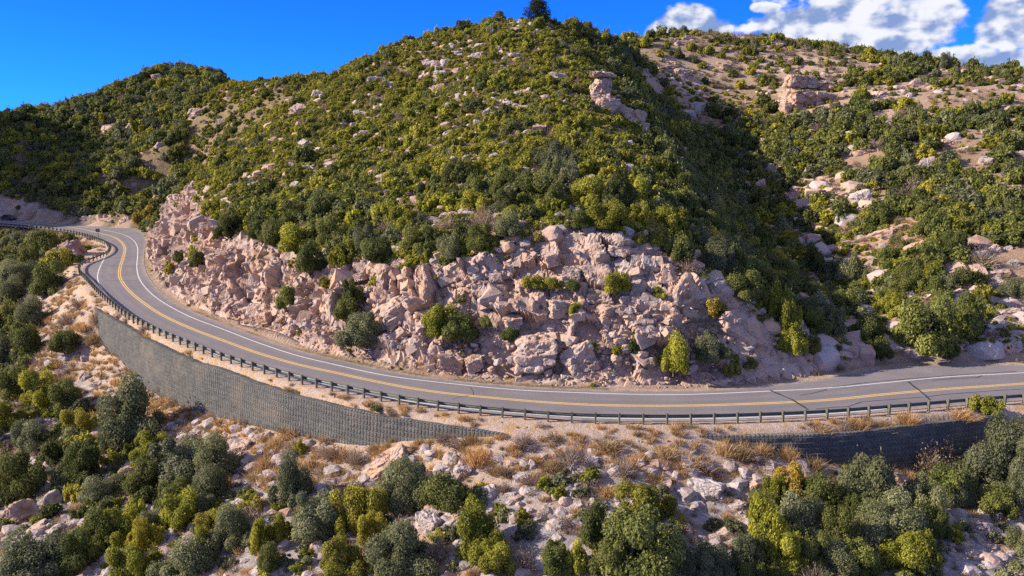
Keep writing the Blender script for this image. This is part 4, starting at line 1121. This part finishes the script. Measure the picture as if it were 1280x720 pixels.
for k in range(len(C)):
    x, y = C[k]
    hillside = di[k] > 0
    cutband = hillside and zu[k] - zc[k] > -.6
    if hillside and di[k] < 2.2: continue
    if not hillside and db[k] > -.8: continue
    s = g.random(); kind = 'oak'; dens = 1.; size = g.uniform(2.0, 3.6)
    if cutband:
        dens = .05; size = g.uniform(.7, 1.6); kind = 'manzanita' if s < .6 else 'oak'
    elif hillside:
        crest_side = px[k] - np.interp(py[k], [20, 60, 110, 180, 260, 350, 440, 480], [690, 735, 775, 800, 845, 900, 985, 1015])
        if px[k] > 985 or (crest_side > 60 and py[k] < 150 and px[k] > 830) or (crest_side > 0 and pd[k] > 175):   # hill beyond the gully
            dens = .30 + .8 * patch[k] + .35 * patch2[k]
            if py[k] < 112 and 860 < px[k] < 1060: dens = .5; kind = 'bare' if s < .62 else ('manzanita' if s < .8 else 'oak'); size = g.uniform(1.6, 3.2)
            else: kind = 'oak' if s < .5 else 'silver' if s < .72 else 'manzanita' if s < .9 else 'bare'; size = g.uniform(1.8, 4.2)
            dens *= 1 - .85 * math.exp(-((px[k] - 1105) / 60) ** 2 - ((py[k] - 118) / 18) ** 2) - .85 * math.exp(-((px[k] - 1010) / 90) ** 2 - ((py[k] - 240) / 16) ** 2) - .7 * math.exp(-((px[k] - 1200) / 70) ** 2 - ((py[k] - 205) / 20) ** 2)
            dens *= 1 - .8 * math.exp(-((px[k] - 850) / 50) ** 2 - ((py[k] - 95) / 25) ** 2) - .7 * math.exp(-((px[k] - 1250) / 40) ** 2 - ((py[k] - 390) / 50) ** 2)
        elif crest_side > 0:                                                         # shaded flank and gully
            dens = 1.1 + .4 * patch[k]; kind = 'oak' if s < .72 else 'silver' if s < .88 else 'manzanita'; size = g.uniform(2.2, 4.2)
        elif px[k] < 230 + max(0, (150 - py[k])) * .9:                               # far hill
            dens = 1.35 + .3 * patch[k]; size = g.uniform(2.6, 5.2)
            kind = 'oak' if s < .50 else 'silver' if s < .72 else 'manzanita' if s < .94 else 'bare'
        else:                                                                        # sunny main hill
            dens = .46 + .9 * patch2[k] + .4 * patch[k] + .3 * float(sstep(190, 290, py[k])); low = float(sstep(190, 290, py[k]))
            mz = .70 - .40 * low
            kind = 'manzanita' if s < mz else 'oak' if s < mz + (1 - mz) * .58 else 'silver' if s < .93 else 'bare'
            size = .8 + 1.9 * g.random() ** 1.4 + low * 1.1
            if kind == 'oak': size *= 1.15
    else:
        left = px[k] < 420
        dens = (.22 + .5 * patch[k] + .4 * (pd[k] > 120)) if (px[k] < 130 or (py[k] > 560 and left)) else .30 + .8 * patch[k]
        if px[k] > 940 and py[k] > 590: dens = .75
        kind = 'oak' if s < .32 else 'silver' if s < .66 else 'manzanita' if s < .84 else 'bare'; size = g.uniform(1.4, 3.0)
        if pd[k] > 125: size *= 1.5
        if -9 < db[k] + 3 * patch2[k]:
            kind = 'straw' if s < .66 else 'bare'; size = g.uniform(.7, 1.9); dens = 1.
    if not see[k]: dens *= .35
    if g.random() > dens: continue
    rad = size * .36
    ok = True
    gi, gj = int(x // 4), int(y // 4)
    for a in (-1, 0, 1):
        for b in (-1, 0, 1):
            for (x2, y2, r2) in grid.get((gi + a, gj + b), ()):
                if (x - x2) ** 2 + (y - y2) ** 2 < (rad + r2) ** 2 * (.8 if not hillside else .30 + .6 * (patch2[k] < 0)): ok = False
    if not ok: continue
    if len(keyed) and (np.hypot(keyed[:, 0] - x, keyed[:, 1] - y) < keyed[:, 2] * .9 + rad * .55).any(): continue
    grid.setdefault((gi, gj), []).append((x, y, rad))
    asp = {'oak': .72, 'manzanita': .66, 'silver': .7, 'bare': .62, 'straw': .7}[kind] * g.uniform(.8, 1.2)
    placed.append(dict(P=P3[k], w=size, h=size * asp, kind=kind, px=px[k], py=py[k] - size * asp * .4 * F / pd[k], wpx=size * F / pd[k], hpx=size * asp * F / pd[k], lab=None, keyed=False, see=see[k], hill=hillside))
sz = surf_z(np.array([p['P'] for p in placed]))
for p, z in zip(placed, sz): p['P'][2] = max(z, p['P'][2] - 2.)
print('fill', len(placed), 'seen', sum(p['see'] for p in placed))
from collections import Counter
print(Counter(p['kind'] for p in placed if p['see']))

NOUN = dict(oak='oak_shrub', manzanita='manzanita_shrub', silver='silverleaf_shrub', bare='bare_shrub', straw='grass_clump', yellow='autumn_shrub', pine='pine_tree')
LOOK = dict(oak='dark green', manzanita='yellow green', silver='grey green', bare='brown leafless', straw='straw coloured', yellow='golden yellow', pine='dark green')
WORD = dict(oak='shrub', manzanita='shrub', silver='shrub', bare='bush', straw='grass clump', yellow='shrub', pine='pine')
vis = [p for p in placed if p['see'] and -10 < p['px'] < 1290 and p['py'] < 725]
shr = sorted([p for p in vis if p['kind'] != 'straw'], key=lambda p: -p['wpx'])
nkeyshr = sum(p['kind'] != 'straw' for p in plants)
single = shr[:max(0, 300 - nkeyshr)]
sid = {id(p) for p in single}
bulk = [p for p in placed if id(p) not in sid]
gr = random.Random(3)
def place(p):
    kind = p['kind']
    near = p['wpx'] > 17
    big = p['wpx'] > 38 and kind != 'straw'
    nm = NOUN[kind]
    if big and kind in ('oak', 'silver') and p['w'] > 3.3: nm = 'oak_tree'
    sc = (p['w'] / 2 * 1.0, p['w'] / 2 * gr.uniform(.9, 1.12), p['h'] * gr.uniform(.95, 1.08) * (.78 if kind == 'straw' else 1))
    rz = gr.uniform(0, 6.283)
    var = gr.randrange(5)
    if big or kind == 'pine':
        a, b = plant_mesh(kind, var, 'close', True)
        o = link(nm, None, loc=p['P'], rot=(0, 0, rz), scale=sc)
        link('crown', a, o); link('trunk', b, o)
    else:
        o = link(nm, plant_mesh(kind, var, 'near' if near else 'far', False)[0], loc=p['P'], rot=(gr.uniform(-.08, .08), gr.uniform(-.08, .08), rz), scale=sc)
    word = 'tree' if nm == 'oak_tree' else WORD[kind]
    THINGS.append([o, p['px'], p['py'], p['wpx'], p['hpx'], LOOK[kind], word, p['lab'], {'straw': 'dry grass clumps on the slopes', 'bare': 'leafless bushes on the mountainside'}.get(kind, 'shrubs growing on the mountainside')])
for p in plants + single: place(p)

# ------------------------------------------------------------------ the many that nobody could count: instances on points
def scatter(name, items, label, kinds):
    protos = bpy.data.collections.new(name + '_kinds'); idx = {}
    kk = 0
    for kd in kinds:
        for v in range(5):
            o = bpy.data.objects.new('%s_kind.%03d' % (name, kk), kinds[kd](v)); protos.objects.link(o); idx[(kd, v)] = kk; kk += 1
    P = np.array([p['P'] for p in items]); n = len(items)
    me = bpy.data.meshes.new(name); me.vertices.add(n); me.vertices.foreach_set('co', P.astype(np.float32).ravel())
    a = me.attributes.new('turn', 'FLOAT_VECTOR', 'POINT'); a.data.foreach_set('vector', np.array([p['rot'] for p in items], np.float32).ravel())
    a = me.attributes.new('size', 'FLOAT_VECTOR', 'POINT'); a.data.foreach_set('vector', np.array([p['sc'] for p in items], np.float32).ravel())
    a = me.attributes.new('which', 'INT', 'POINT'); a.data.foreach_set('value', np.array([idx[(p['kind'], p['var'])] for p in items], np.int32))
    o = link(name, me); tag(o, label, None, None, 'stuff')
    ng = bpy.data.node_groups.new(name, 'GeometryNodeTree')
    ng.interface.new_socket(name='Geometry', in_out='INPUT', socket_type='NodeSocketGeometry')
    ng.interface.new_socket(name='Geometry', in_out='OUTPUT', socket_type='NodeSocketGeometry')
    N = ng.nodes; gi = N.new('NodeGroupInput'); go = N.new('NodeGroupOutput')
    ci = N.new('GeometryNodeCollectionInfo'); ci.inputs['Collection'].default_value = protos; ci.inputs['Separate Children'].default_value = True; ci.inputs['Reset Children'].default_value = True
    ip = N.new('GeometryNodeInstanceOnPoints'); ip.inputs['Pick Instance'].default_value = True
    def named(nm, ty):
        q = N.new('GeometryNodeInputNamedAttribute'); q.data_type = ty; q.inputs['Name'].default_value = nm
        return next(s for s in q.outputs if s.enabled and s.name == 'Attribute')
    e2r = N.new('FunctionNodeEulerToRotation')
    ng.links.new(gi.outputs[0], ip.inputs['Points']); ng.links.new(ci.outputs[0], ip.inputs['Instance'])
    ng.links.new(named('which', 'INT'), ip.inputs['Instance Index'])
    ng.links.new(named('turn', 'FLOAT_VECTOR'), e2r.inputs[0]); ng.links.new(e2r.outputs[0], ip.inputs['Rotation'])
    ng.links.new(named('size', 'FLOAT_VECTOR'), ip.inputs['Scale']); ng.links.new(ip.outputs[0], go.inputs[0])
    md = o.modifiers.new('scatter', 'NODES'); md.node_group = ng
    return o
for p in bulk:
    p['rot'] = (gr.uniform(-.1, .1), gr.uniform(-.1, .1), gr.uniform(0, 6.283)); s = p['w'] / 2 * 1.1
    p['sc'] = (s, s * gr.uniform(.85, 1.15), p['h']); p['var'] = gr.randrange(5)
scatter('chaparral', [p for p in bulk if p['kind'] != 'straw'], 'mixed green scrub covering the hillsides', {k: (lambda v, k=k: plant_mesh(k, v, 'far', False)[0]) for k in ('oak', 'manzanita', 'silver', 'bare')})

# low ground cover: dry grass tufts and sprigs between the shrubs, and broken stone
C = np.vstack([throw(16000, -75, 75, 40, 90), throw(22000, -75, 60, 80, 180), throw(20000, -200, 200, 100, 300)])
zz, di, db, dr, zu, zc = ground(C, True)
sz = surf_z(C)
px, py, pd = project(np.c_[C, zz])
P0 = np.c_[C, C[:, :1] * 0]
n1, n2 = fbm(P0, 5, 95, 2), fbm(P0, 11, 96, 2)
tufts, sprigs, stones = [], [], []
for k in range(len(C)):
    if not (-40 < px[k] < 1320 and py[k] < 760): continue
    hillside = di[k] > 0
    cutb = hillside and zu[k] - zc[k] > -.4
    base = dict(P=np.array([*C[k], sz[k]]), rot=(g.uniform(-.15, .15), g.uniform(-.15, .15), g.uniform(0, 6.28)), var=int(g.integers(0, 5)))
    u = g.random()
    if hillside:
        if di[k] < .7: continue
        if cutb:
            if u < .10: s = g.uniform(.12, .3); sprigs.append(dict(base, kind='manzanita' if u < .05 else 'bare', sc=(s, s, s * 1.2)))
            continue
        if di[k] < 2.5:
            if u < .5: s = g.uniform(.15, .35); tufts.append(dict(base, kind='straw', sc=(s, s, s * 1.1)))
            continue
        s = g.uniform(.25, .95)
        rh = px[k] > 985
        if u < .78 and not rh: sprigs.append(dict(base, kind='manzanita' if u < .46 else 'oak' if u < .54 else 'bare', sc=(s, s, s * .95)))
        elif u < .55 and rh: sprigs.append(dict(base, kind='bare' if u < .28 else 'manzanita' if u < .4 else 'oak', sc=(s, s, s * 1.1)))
        elif u < .86: s *= .6; tufts.append(dict(base, kind='straw', sc=(s, s, s * 1.2)))
    else:
        if dr[k] > -.7: continue
        if db[k] > -.9 and db[k] < .55 and n1[k] < -.1: continue
        nearb = db[k] > -7 + 4 * n1[k]
        s = g.uniform(.2, .55)
        if nearb and u < .62 + n1[k]: tufts.append(dict(base, kind='straw', sc=(s, s, s * 1.25)))
        elif nearb and u < .72: sprigs.append(dict(base, kind='bare', sc=(s, s, s * 1.1)))
        elif not nearb and u < .2: s *= 1.5; sprigs.append(dict(base, kind=('bare', 'manzanita', 'silver')[k % 3], sc=(s, s, s)))
        elif not nearb and u < .42: tufts.append(dict(base, kind='straw', sc=(s, s, s * 1.1)))
scatter('dry_grass', tufts + [dict(p) for p in bulk if p['kind'] == 'straw'], 'straw coloured dry grass in tufts', {'straw': lambda v: plant_mesh('straw', v, 'far', False)[0]})
scatter('undergrowth', sprigs, 'low sprigs and brush between the shrubs', {k: (lambda v, k=k: plant_mesh(k, v, 'far', False)[0]) for k in ('manzanita', 'oak', 'bare', 'silver')})

def small_rock(v, pale):
    V, Fc = rock_np(1700 + v * 7 + pale * 50, 2, .6, 7, 30, .04)
    return mesh_np('stone', V, Fc, [M['pale' if pale else 'boulder']])
C = np.vstack([throw(30000, -75, 60, 40, 92), throw(14000, -110, 60, 70, 185), throw(9000, -220, 200, 90, 300)])
zz, di, db, dr, zu, zc = ground(C, True); sz = surf_z(C)
px, py, pd = project(np.c_[C, zz])
n1 = fbm(np.c_[C, C[:, :1] * 0], 7, 75, 3)
for k in range(len(C)):
    if not (-40 < px[k] < 1320 and py[k] < 760): continue
    u = g.random(); s = .10 + .55 * g.random() ** 4
    if di[k] > 0:
        if di[k] < .9: continue
        if zu[k] - zc[k] > -.4:
            if u > (.9 if di[k] < 3.6 and px[k] < 900 else .12 if px[k] > 880 else .22): continue
            s *= .9 if di[k] < 4 else .8
        else:
            if u > .50: continue
            s *= 1.8
            if u < .07: s = g.uniform(.5, 1.5) * (1.4 if px[k] > 960 else .8)
    else:
        if dr[k] > -.8 or (db[k] > -.9 and db[k] < .5): continue
        if u > (.22 if db[k] > -3 else .34 + 1.9 * max(0, n1[k] + .05)): continue
        s *= 1.3
        if u < .05: s = g.uniform(.3, .75)
    if di[k] > 0 and di[k] < 2: s = min(s, .18)
    if di[k] < 0 and db[k] > -1.6: s = min(s, .14)
    stones.append(dict(P=np.array([*C[k], sz[k] - s * .15]), rot=(g.uniform(-.4, .4), g.uniform(-.4, .4), g.uniform(0, 6.28)), var=int(g.integers(0, 5)), kind='pale' if g.random() < (.5 if di[k] > 0 else .8) else 'pink', sc=(s, s * g.uniform(.6, 1), s * g.uniform(.4, .85))))
for k in range(len(C)):
    if di[k] > 4 and px[k] > 780 and -20 < py[k] < 470 and px[k] < 1320 and g.random() < (.5 if n1[k] > .12 else .05) and pd[k] > 88 and zu[k] - zc[k] < -.5:
        s = .3 + 1.2 * g.random() ** 2.4
        stones.append(dict(P=np.array([*C[k], sz[k] - s * .05]), rot=(g.uniform(-.15, .25), g.uniform(-.3, .2), g.uniform(-.5, .5)), var=int(g.integers(0, 5)), kind='ledge', sc=(s * 1.4, s, s * g.uniform(.35, .7))))
def ledge(v):
    V, Fc = block(870 + v, (2, 2, 2), .7, 7, 4, .05)
    return mesh_np('ledge', V, Fc, [M['rock']])
scatter('rubble', stones, 'loose broken stone strewn over the slopes', {'pink': lambda v: small_rock(v, 0), 'pale': lambda v: small_rock(v, 1), 'ledge': ledge})
print('tufts', len(tufts), 'sprigs', len(sprigs), 'stones', len(stones))

# ------------------------------------------------------------------ the road sign and the parked car far round the bend
Pb = at_z(123, 296.2, -.05)
root = link('road_sign', None, loc=Pb); tag(root, 'small dark back of a road sign on a thin post at the far bend', 'road sign')
link('post', mesh_np('post', *box_np((0, 0, .95), (.09, .09, 1.9)), [M['post']]), root)
V, q = box_np((0, -.06, 1.55), (.95, .03, .75))
link('sign_panel', mesh_np('sign_panel', V, q, [mat_plain('sign_back', (.10, .10, .10), .5, .3)]), root)

def car():
    Pc = at_z(11, 275.1, .012)
    t = at_z(30, 276.2, .0)[:2] - Pc[:2]
    root = link('parked_car', None, loc=Pc, rot=(0, 0, math.atan2(t[1], t[0])))
    tag(root, 'small dark car at the far end of the road by the pale cut', 'car')
    side = np.array([(-2.25, .35), (-2.28, .85), (-2.05, .98), (-1.55, 1.02), (-1.05, 1.02), (1.0, 1.0), (1.9, .9), (2.2, .78), (2.25, .4), (2.0, .3), (-2.0, .3)])
    def extrude(name, prof, w0, w1, mat, up=None):
        n = len(prof)
        V = np.vstack([np.c_[prof[:, 0], np.full(n, -w0) + (0 if up is None else up), prof[:, 1]], np.c_[prof[:, 0], np.full(n, w1) - (0 if up is None else up), prof[:, 1]]])
        bm = bmesh.new(); vs = [bm.verts.new(v) for v in V]
        bm.faces.new(vs[:n]); bm.faces.new(vs[n:][::-1])
        for k in range(n): bm.faces.new((vs[k], vs[n + k], vs[n + (k + 1) % n], vs[(k + 1) % n]))
        bmesh.ops.recalc_face_normals(bm, faces=bm.faces); bmesh.ops.bevel(bm, geom=bm.edges, offset=.05, segments=2, affect='EDGES')
        me = bpy.data.meshes.new(name); bm.to_mesh(me); bm.free(); me.materials.append(mat)
        return link(name, me, root)
    paint = mat_plain('dark_car_paint', (.05, .06, .075), .3, .2, .05); glass = mat_plain('car_glass', (.02, .025, .03), .1, 0, .05); rub = mat_plain('rubber', (.02, .02, .02), .8)
    extrude('body', side, .88, .88, paint)
    cab = np.array([(-1.75, 1.0), (-1.25, 1.48), (.25, 1.5), (1.0, 1.0)])
    extrude('window', cab, .80, .80, glass, np.array([0, .16, .16, 0]))
    extrude('roof', np.array([(-1.3, 1.47), (-1.2, 1.54), (.2, 1.55), (.3, 1.48)]), .66, .66, paint)
    a = np.linspace(0, 2 * np.pi, 20, endpoint=False)
    for sx in (-1.4, 1.4):
        for sy in (-.84, .84):
            ring = lambda r, y: np.c_[np.cos(a) * r, np.full(20, y), np.sin(a) * r]
            V = np.vstack([ring(.33, -.11), ring(.33, .11), ring(.0, -.11), ring(.0, .11)]); k = np.arange(20); k2 = (k + 1) % 20
            q = np.vstack([np.stack([k, k2, k2 + 20, k + 20], -1), np.stack([k2, k, k + 40, k2 + 40], -1), np.stack([k + 20, k2 + 20, k2 + 60, k + 60], -1)])
            w_ = link('wheel', mesh_np('wheel', V, q, [rub]), root, loc=(sx, sy, .33))
            V = np.vstack([ring(.2, -.12), ring(.2, .12), ring(0., -.13), ring(0., .13)])
            link('rim', mesh_np('rim', V, q, [M['rail']]), w_)
    for sy in (-.62, .62):
        link('headlight', mesh_np('headlight', *box_np((2.22, sy, .68), (.1, .34, .14)), [M['white']]), root)
car()

# ------------------------------------------------------------------ words for every plant and boulder: by look, then by what it stands beside
SHORT = {(20, 648): 'the log shaped boulder', (62, 630): 'the flat leaning slab', (484, 584): 'the largest smooth slab', (536, 655): 'the broad grey boulder', (577, 590): 'the bright white rock', (664, 584): 'the upright white stone',
    (885, 615): 'the faceted pale block', (304, 559): 'the angular tan block', (672, 436): 'the great flat faced block', (497, 385): 'the long slanting slab', (562, 450): 'the pointed pale block', (800, 325): 'the rounded orange block',
    (531, 96): 'the round hilltop boulder', (453, 144): 'the flat white slab', (598, 72): 'the pale hilltop ledges', (381, 184): 'the steep grey slab', (725, 267): 'the white cut top boulder', (195, 98): 'the far crest outcrop', (832, 86): 'the gully head ledge',
    (1244, 313): 'the square ended block', (1112, 67): 'the red capped outcrop', (170, 520): 'the big oak below the wall', (108, 580): 'the lone ball shaped shrub', (84, 430): 'the shrub on the dry spur', (103, 530): 'the bright low shrub', (230, 640): 'the bright thicket shrub',
    (806, 628): 'the bright rounded shrub', (795, 678): 'the biggest bottom oak', (985, 606): 'the yellowish oak', (1100, 612): 'the tall pale green oak', (1255, 560): 'the oak at the low wall end', (60, 352): 'the leafy tree inside the bend', (358, 374): 'the lone upright cut shrub',
    (456, 413): 'the big cut foot shrub', (547, 402): 'the wide cut shrub', (896, 388): 'the round golden shrub', (845, 444): 'the tall cut foot shrub', (211, 336): 'the tiny spur nose shrub', (183, 273): 'the yellow autumn shrub', (978, 392): 'the tall gully mouth tree', (1148, 412): 'the round roadside oak',
    (758, 272): 'the bright cut edge shrub', (832, 277): 'the round brow shrub', (672, 16): 'the summit pine', (735, 38): 'the dark skyline tree', (1156, 76): 'the tall skyline tree', (1178, 79): 'the leaning skyline tree'}
LM = [(752, 110, 'the balanced pillar'), (1010, 112, 'the castle shaped outcrop'), (130, 395, 'the wall end'), (640, 541, 'the long wall tip'), (1062, 560, 'the shaded low wall'), (123, 293, 'the road sign'), (12, 273, 'the parked car'), (84, 318, 'the reddish rock knob')] + [(k[0], k[1], v) for k, v in SHORT.items()]
ORD = 'first second third fourth fifth sixth seventh eighth ninth tenth eleventh twelfth'.split()
CATS = dict(shrub='shrub', bush='bush', tree='tree', pine='tree', boulder='boulder', rock='boulder'); CATS['grass clump'] = 'grass clump'
keys = {}
for t in THINGS:
    o, px, py, wp, hp, look, word, lab, grp = t
    c = next((v for v in (word,) if v in CATS), 'shrub')
    o['category'] = CATS[c]; o['group'] = grp
    if lab: o['label'] = lab; continue
    bx, by, ph = min((l for l in LM if (l[0], l[1]) != (px, py)), key=lambda l: math.hypot((l[0] - px), (l[1] - py) * 1.3))
    dx, dy = px - bx, py - by
    rel = ('uphill of' if dy < 0 else 'downhill of') if abs(dy) * 1.2 > abs(dx) else ('on the sunward side of' if dx < 0 else 'on the shadow side of')
    d_ = project(np.array(o.location)[None])[2][0]
    wm = wp * d_ / F
    size = 'small ' if wm < 1.7 else 'large ' if wm > 3.9 else ''
    keys.setdefault((size + look, word, rel, ph), []).append((math.hypot(dx, dy), o))
for (look, word, rel, ph), L in keys.items():
    L.sort(key=lambda v: v[0])
    for k, (_, o) in enumerate(L):
        o['label'] = ('%s %s %s %s' % (look, word, rel, ph)) if len(L) == 1 else ('%s %s %s %s %s' % (ORD[min(k, 11)], look, word, rel, ph))

# ------------------------------------------------------------------ camera, sun, sky
SKYTINT = (.035, .26, .95)
CLOUDS = [(862, 34, 54, 30), (1035, 30, 104, 46), (958, 10, 26, 8), (1150, 24, 56, 34), (1195, 78, 58, 18), (1268, 18, 40, 40), (1262, 80, 40, 18), (1100, 58, 62, 22), (1380, 60, 70, 50)]
cam = bpy.data.cameras.new('camera'); cam.sensor_width = 36; cam.lens = F / 1280 * 36
cam.clip_end = 3000; cam.clip_start = .5
co = bpy.data.objects.new('camera', cam); COL.objects.link(co)
co.location = (0, 0, CAMZ); co.rotation_euler = (math.pi / 2 - PITCH, 0, 0)
scene.camera = co

SUN_AZ = R(-94)       # clockwise from +Y: the sun stands to the left
SUN_EL = R(28)
sd = Vector((math.sin(SUN_AZ) * math.cos(SUN_EL), math.cos(SUN_AZ) * math.cos(SUN_EL), math.sin(SUN_EL)))
sun = bpy.data.lights.new('sun', 'SUN'); sun.energy = 4.9; sun.angle = R(.5); sun.color = (1, .885, .75)
so = bpy.data.objects.new('sun', sun); COL.objects.link(so); so.location = (-60, 0, 80)
so.rotation_euler = sd.to_track_quat('Z', 'Y').to_euler()

w = bpy.data.worlds.new('World'); scene.world = w; w.use_nodes = True
nt = w.node_tree; nt.nodes.clear()
out = nt.nodes.new('ShaderNodeOutputWorld'); bg = nt.nodes.new('ShaderNodeBackground')
nt.links.new(bg.outputs[0], out.inputs[0])
sky = nt.nodes.new('ShaderNodeTexSky'); sky.sky_type = 'NISHITA'; sky.sun_disc = False
sky.sun_elevation = SUN_EL; sky.sun_rotation = SUN_AZ; sky.altitude = 2600; sky.air_density = 1.; sky.dust_density = .05; sky.ozone_density = 4.

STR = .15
EXPO = .95
def mnode(op, *v):
    n = nt.nodes.new('ShaderNodeMath'); n.operation = op
    for k, x in enumerate(v):
        if isinstance(x, (int, float)): n.inputs[k].default_value = x
        else: nt.links.new(x, n.inputs[k])
    return n.outputs[0]
def mixc(fac, a, b, mode='MIX'):
    n = nt.nodes.new('ShaderNodeMix'); n.data_type = 'RGBA'; n.blend_type = mode
    for v, k in ((fac, 0), (a, 6), (b, 7)):
        if isinstance(v, (int, float)): n.inputs[k].default_value = v
        elif isinstance(v, tuple): n.inputs[k].default_value = (*v, 1)
        else: nt.links.new(v, n.inputs[k])
    return n.outputs[2]
def mrange(v, a, b, c=0., d=1.):
    n = nt.nodes.new('ShaderNodeMapRange'); n.interpolation_type = 'SMOOTHSTEP'
    for k, x in zip(('From Min', 'From Max', 'To Min', 'To Max'), (a, b, c, d)): n.inputs[k].default_value = x
    nt.links.new(v, n.inputs['Value']); return n.outputs[0]
blue = mixc(1., sky.outputs[0], SKYTINT, 'MULTIPLY')
tc = nt.nodes.new('ShaderNodeTexCoord'); sp = nt.nodes.new('ShaderNodeSeparateXYZ'); nt.links.new(tc.outputs['Generated'], sp.inputs[0])
hyp = mnode('SQRT', mnode('ADD', mnode('MULTIPLY', sp.outputs[0], sp.outputs[0]), mnode('MULTIPLY', sp.outputs[1], sp.outputs[1])))
az = mnode('ARCTAN2', sp.outputs[0], sp.outputs[1]); el = mnode('DIVIDE', sp.outputs[2], mnode('MAXIMUM', hyp, .001))
cb = nt.nodes.new('ShaderNodeCombineXYZ'); nt.links.new(az, cb.inputs[0]); nt.links.new(el, cb.inputs[1])
def cnoise(scale, detail, off=(0, 0, 0), rough=.6):
    mp = nt.nodes.new('ShaderNodeMapping'); mp.inputs['Location'].default_value = off; mp.inputs['Scale'].default_value = (1, 1.5, 1); nt.links.new(cb.outputs[0], mp.inputs[0])
    n = nt.nodes.new('ShaderNodeTexNoise'); n.inputs['Scale'].default_value = scale; n.inputs['Detail'].default_value = detail; n.inputs['Roughness'].default_value = rough
    nt.links.new(mp.outputs[0], n.inputs['Vector']); return n.outputs['Fac']
mask = None
for px_, py_, rx, ry in CLOUDS:
    r_ = ray(px_, py_); a0 = math.atan2(r_[0], r_[1]); e0 = r_[2] / math.hypot(r_[0], r_[1])
    dx = mnode('DIVIDE', mnode('SUBTRACT', az, a0), rx / F); dy = mnode('DIVIDE', mnode('SUBTRACT', el, e0), ry / F)
    m_ = mnode('SUBTRACT', 1., mnode('SQRT', mnode('ADD', mnode('MULTIPLY', dx, dx), mnode('MULTIPLY', dy, dy))))
    mask = m_ if mask is None else mnode('MAXIMUM', mask, m_)
mask = mnode('MAXIMUM', mask, -2.)
mask = mnode('MAXIMUM', mask, mnode('SUBTRACT', mnode('MULTIPLY', mrange(el, .24, .40), 2.16), 2.))      # unseen broken cloud added overhead to whiten and lift the ambient light
mask = mnode('MAXIMUM', mask, mnode('SUBTRACT', mnode('MULTIPLY', mrange(mnode('ABSOLUTE', az), 1.1, 1.7), 2.16), 2.))  # more unseen cloud added beside and behind the camera, also as fill light
def puff(dx=0.):
    return mnode('ADD', mnode('MULTIPLY', cnoise(15, 3, (3.1 + dx, 1.7 - dx, 0)), .6), mnode('MULTIPLY', cnoise(30, 6, (.7 + dx, .2 - dx, 0), .55), .4))
n1_ = puff(); n2_ = puff(.012); n3_ = cnoise(5, 3, (1.3, .4, 0))
dens = mrange(mnode('ADD', mask, mnode('MULTIPLY', mnode('SUBTRACT', n1_, .5), 2.2)), .06, .30)
relief = mnode('ADD', mnode('MULTIPLY', mnode('SUBTRACT', n1_, n2_), 7.), mnode('SUBTRACT', n1_, .5))
lightc = mrange(mnode('ADD', relief, mnode('MULTIPLY', mnode('SUBTRACT', n3_, .5), 1.6)), -.62, .62)
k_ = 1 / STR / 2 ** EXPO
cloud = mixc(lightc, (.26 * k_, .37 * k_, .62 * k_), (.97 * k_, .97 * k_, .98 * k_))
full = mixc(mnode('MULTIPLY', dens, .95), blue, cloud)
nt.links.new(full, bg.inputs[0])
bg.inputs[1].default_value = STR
scene.view_settings.view_transform = 'Standard'; scene.view_settings.look = 'None'; scene.view_settings.gamma = 1; scene.view_settings.use_curve_mapping = False
scene.view_settings.exposure = EXPO
scene.cycles.max_bounces = 4; scene.cycles.diffuse_bounces = 2; scene.cycles.glossy_bounces = 1; scene.cycles.transmission_bounces = 2
scene.cycles.use_denoising = False
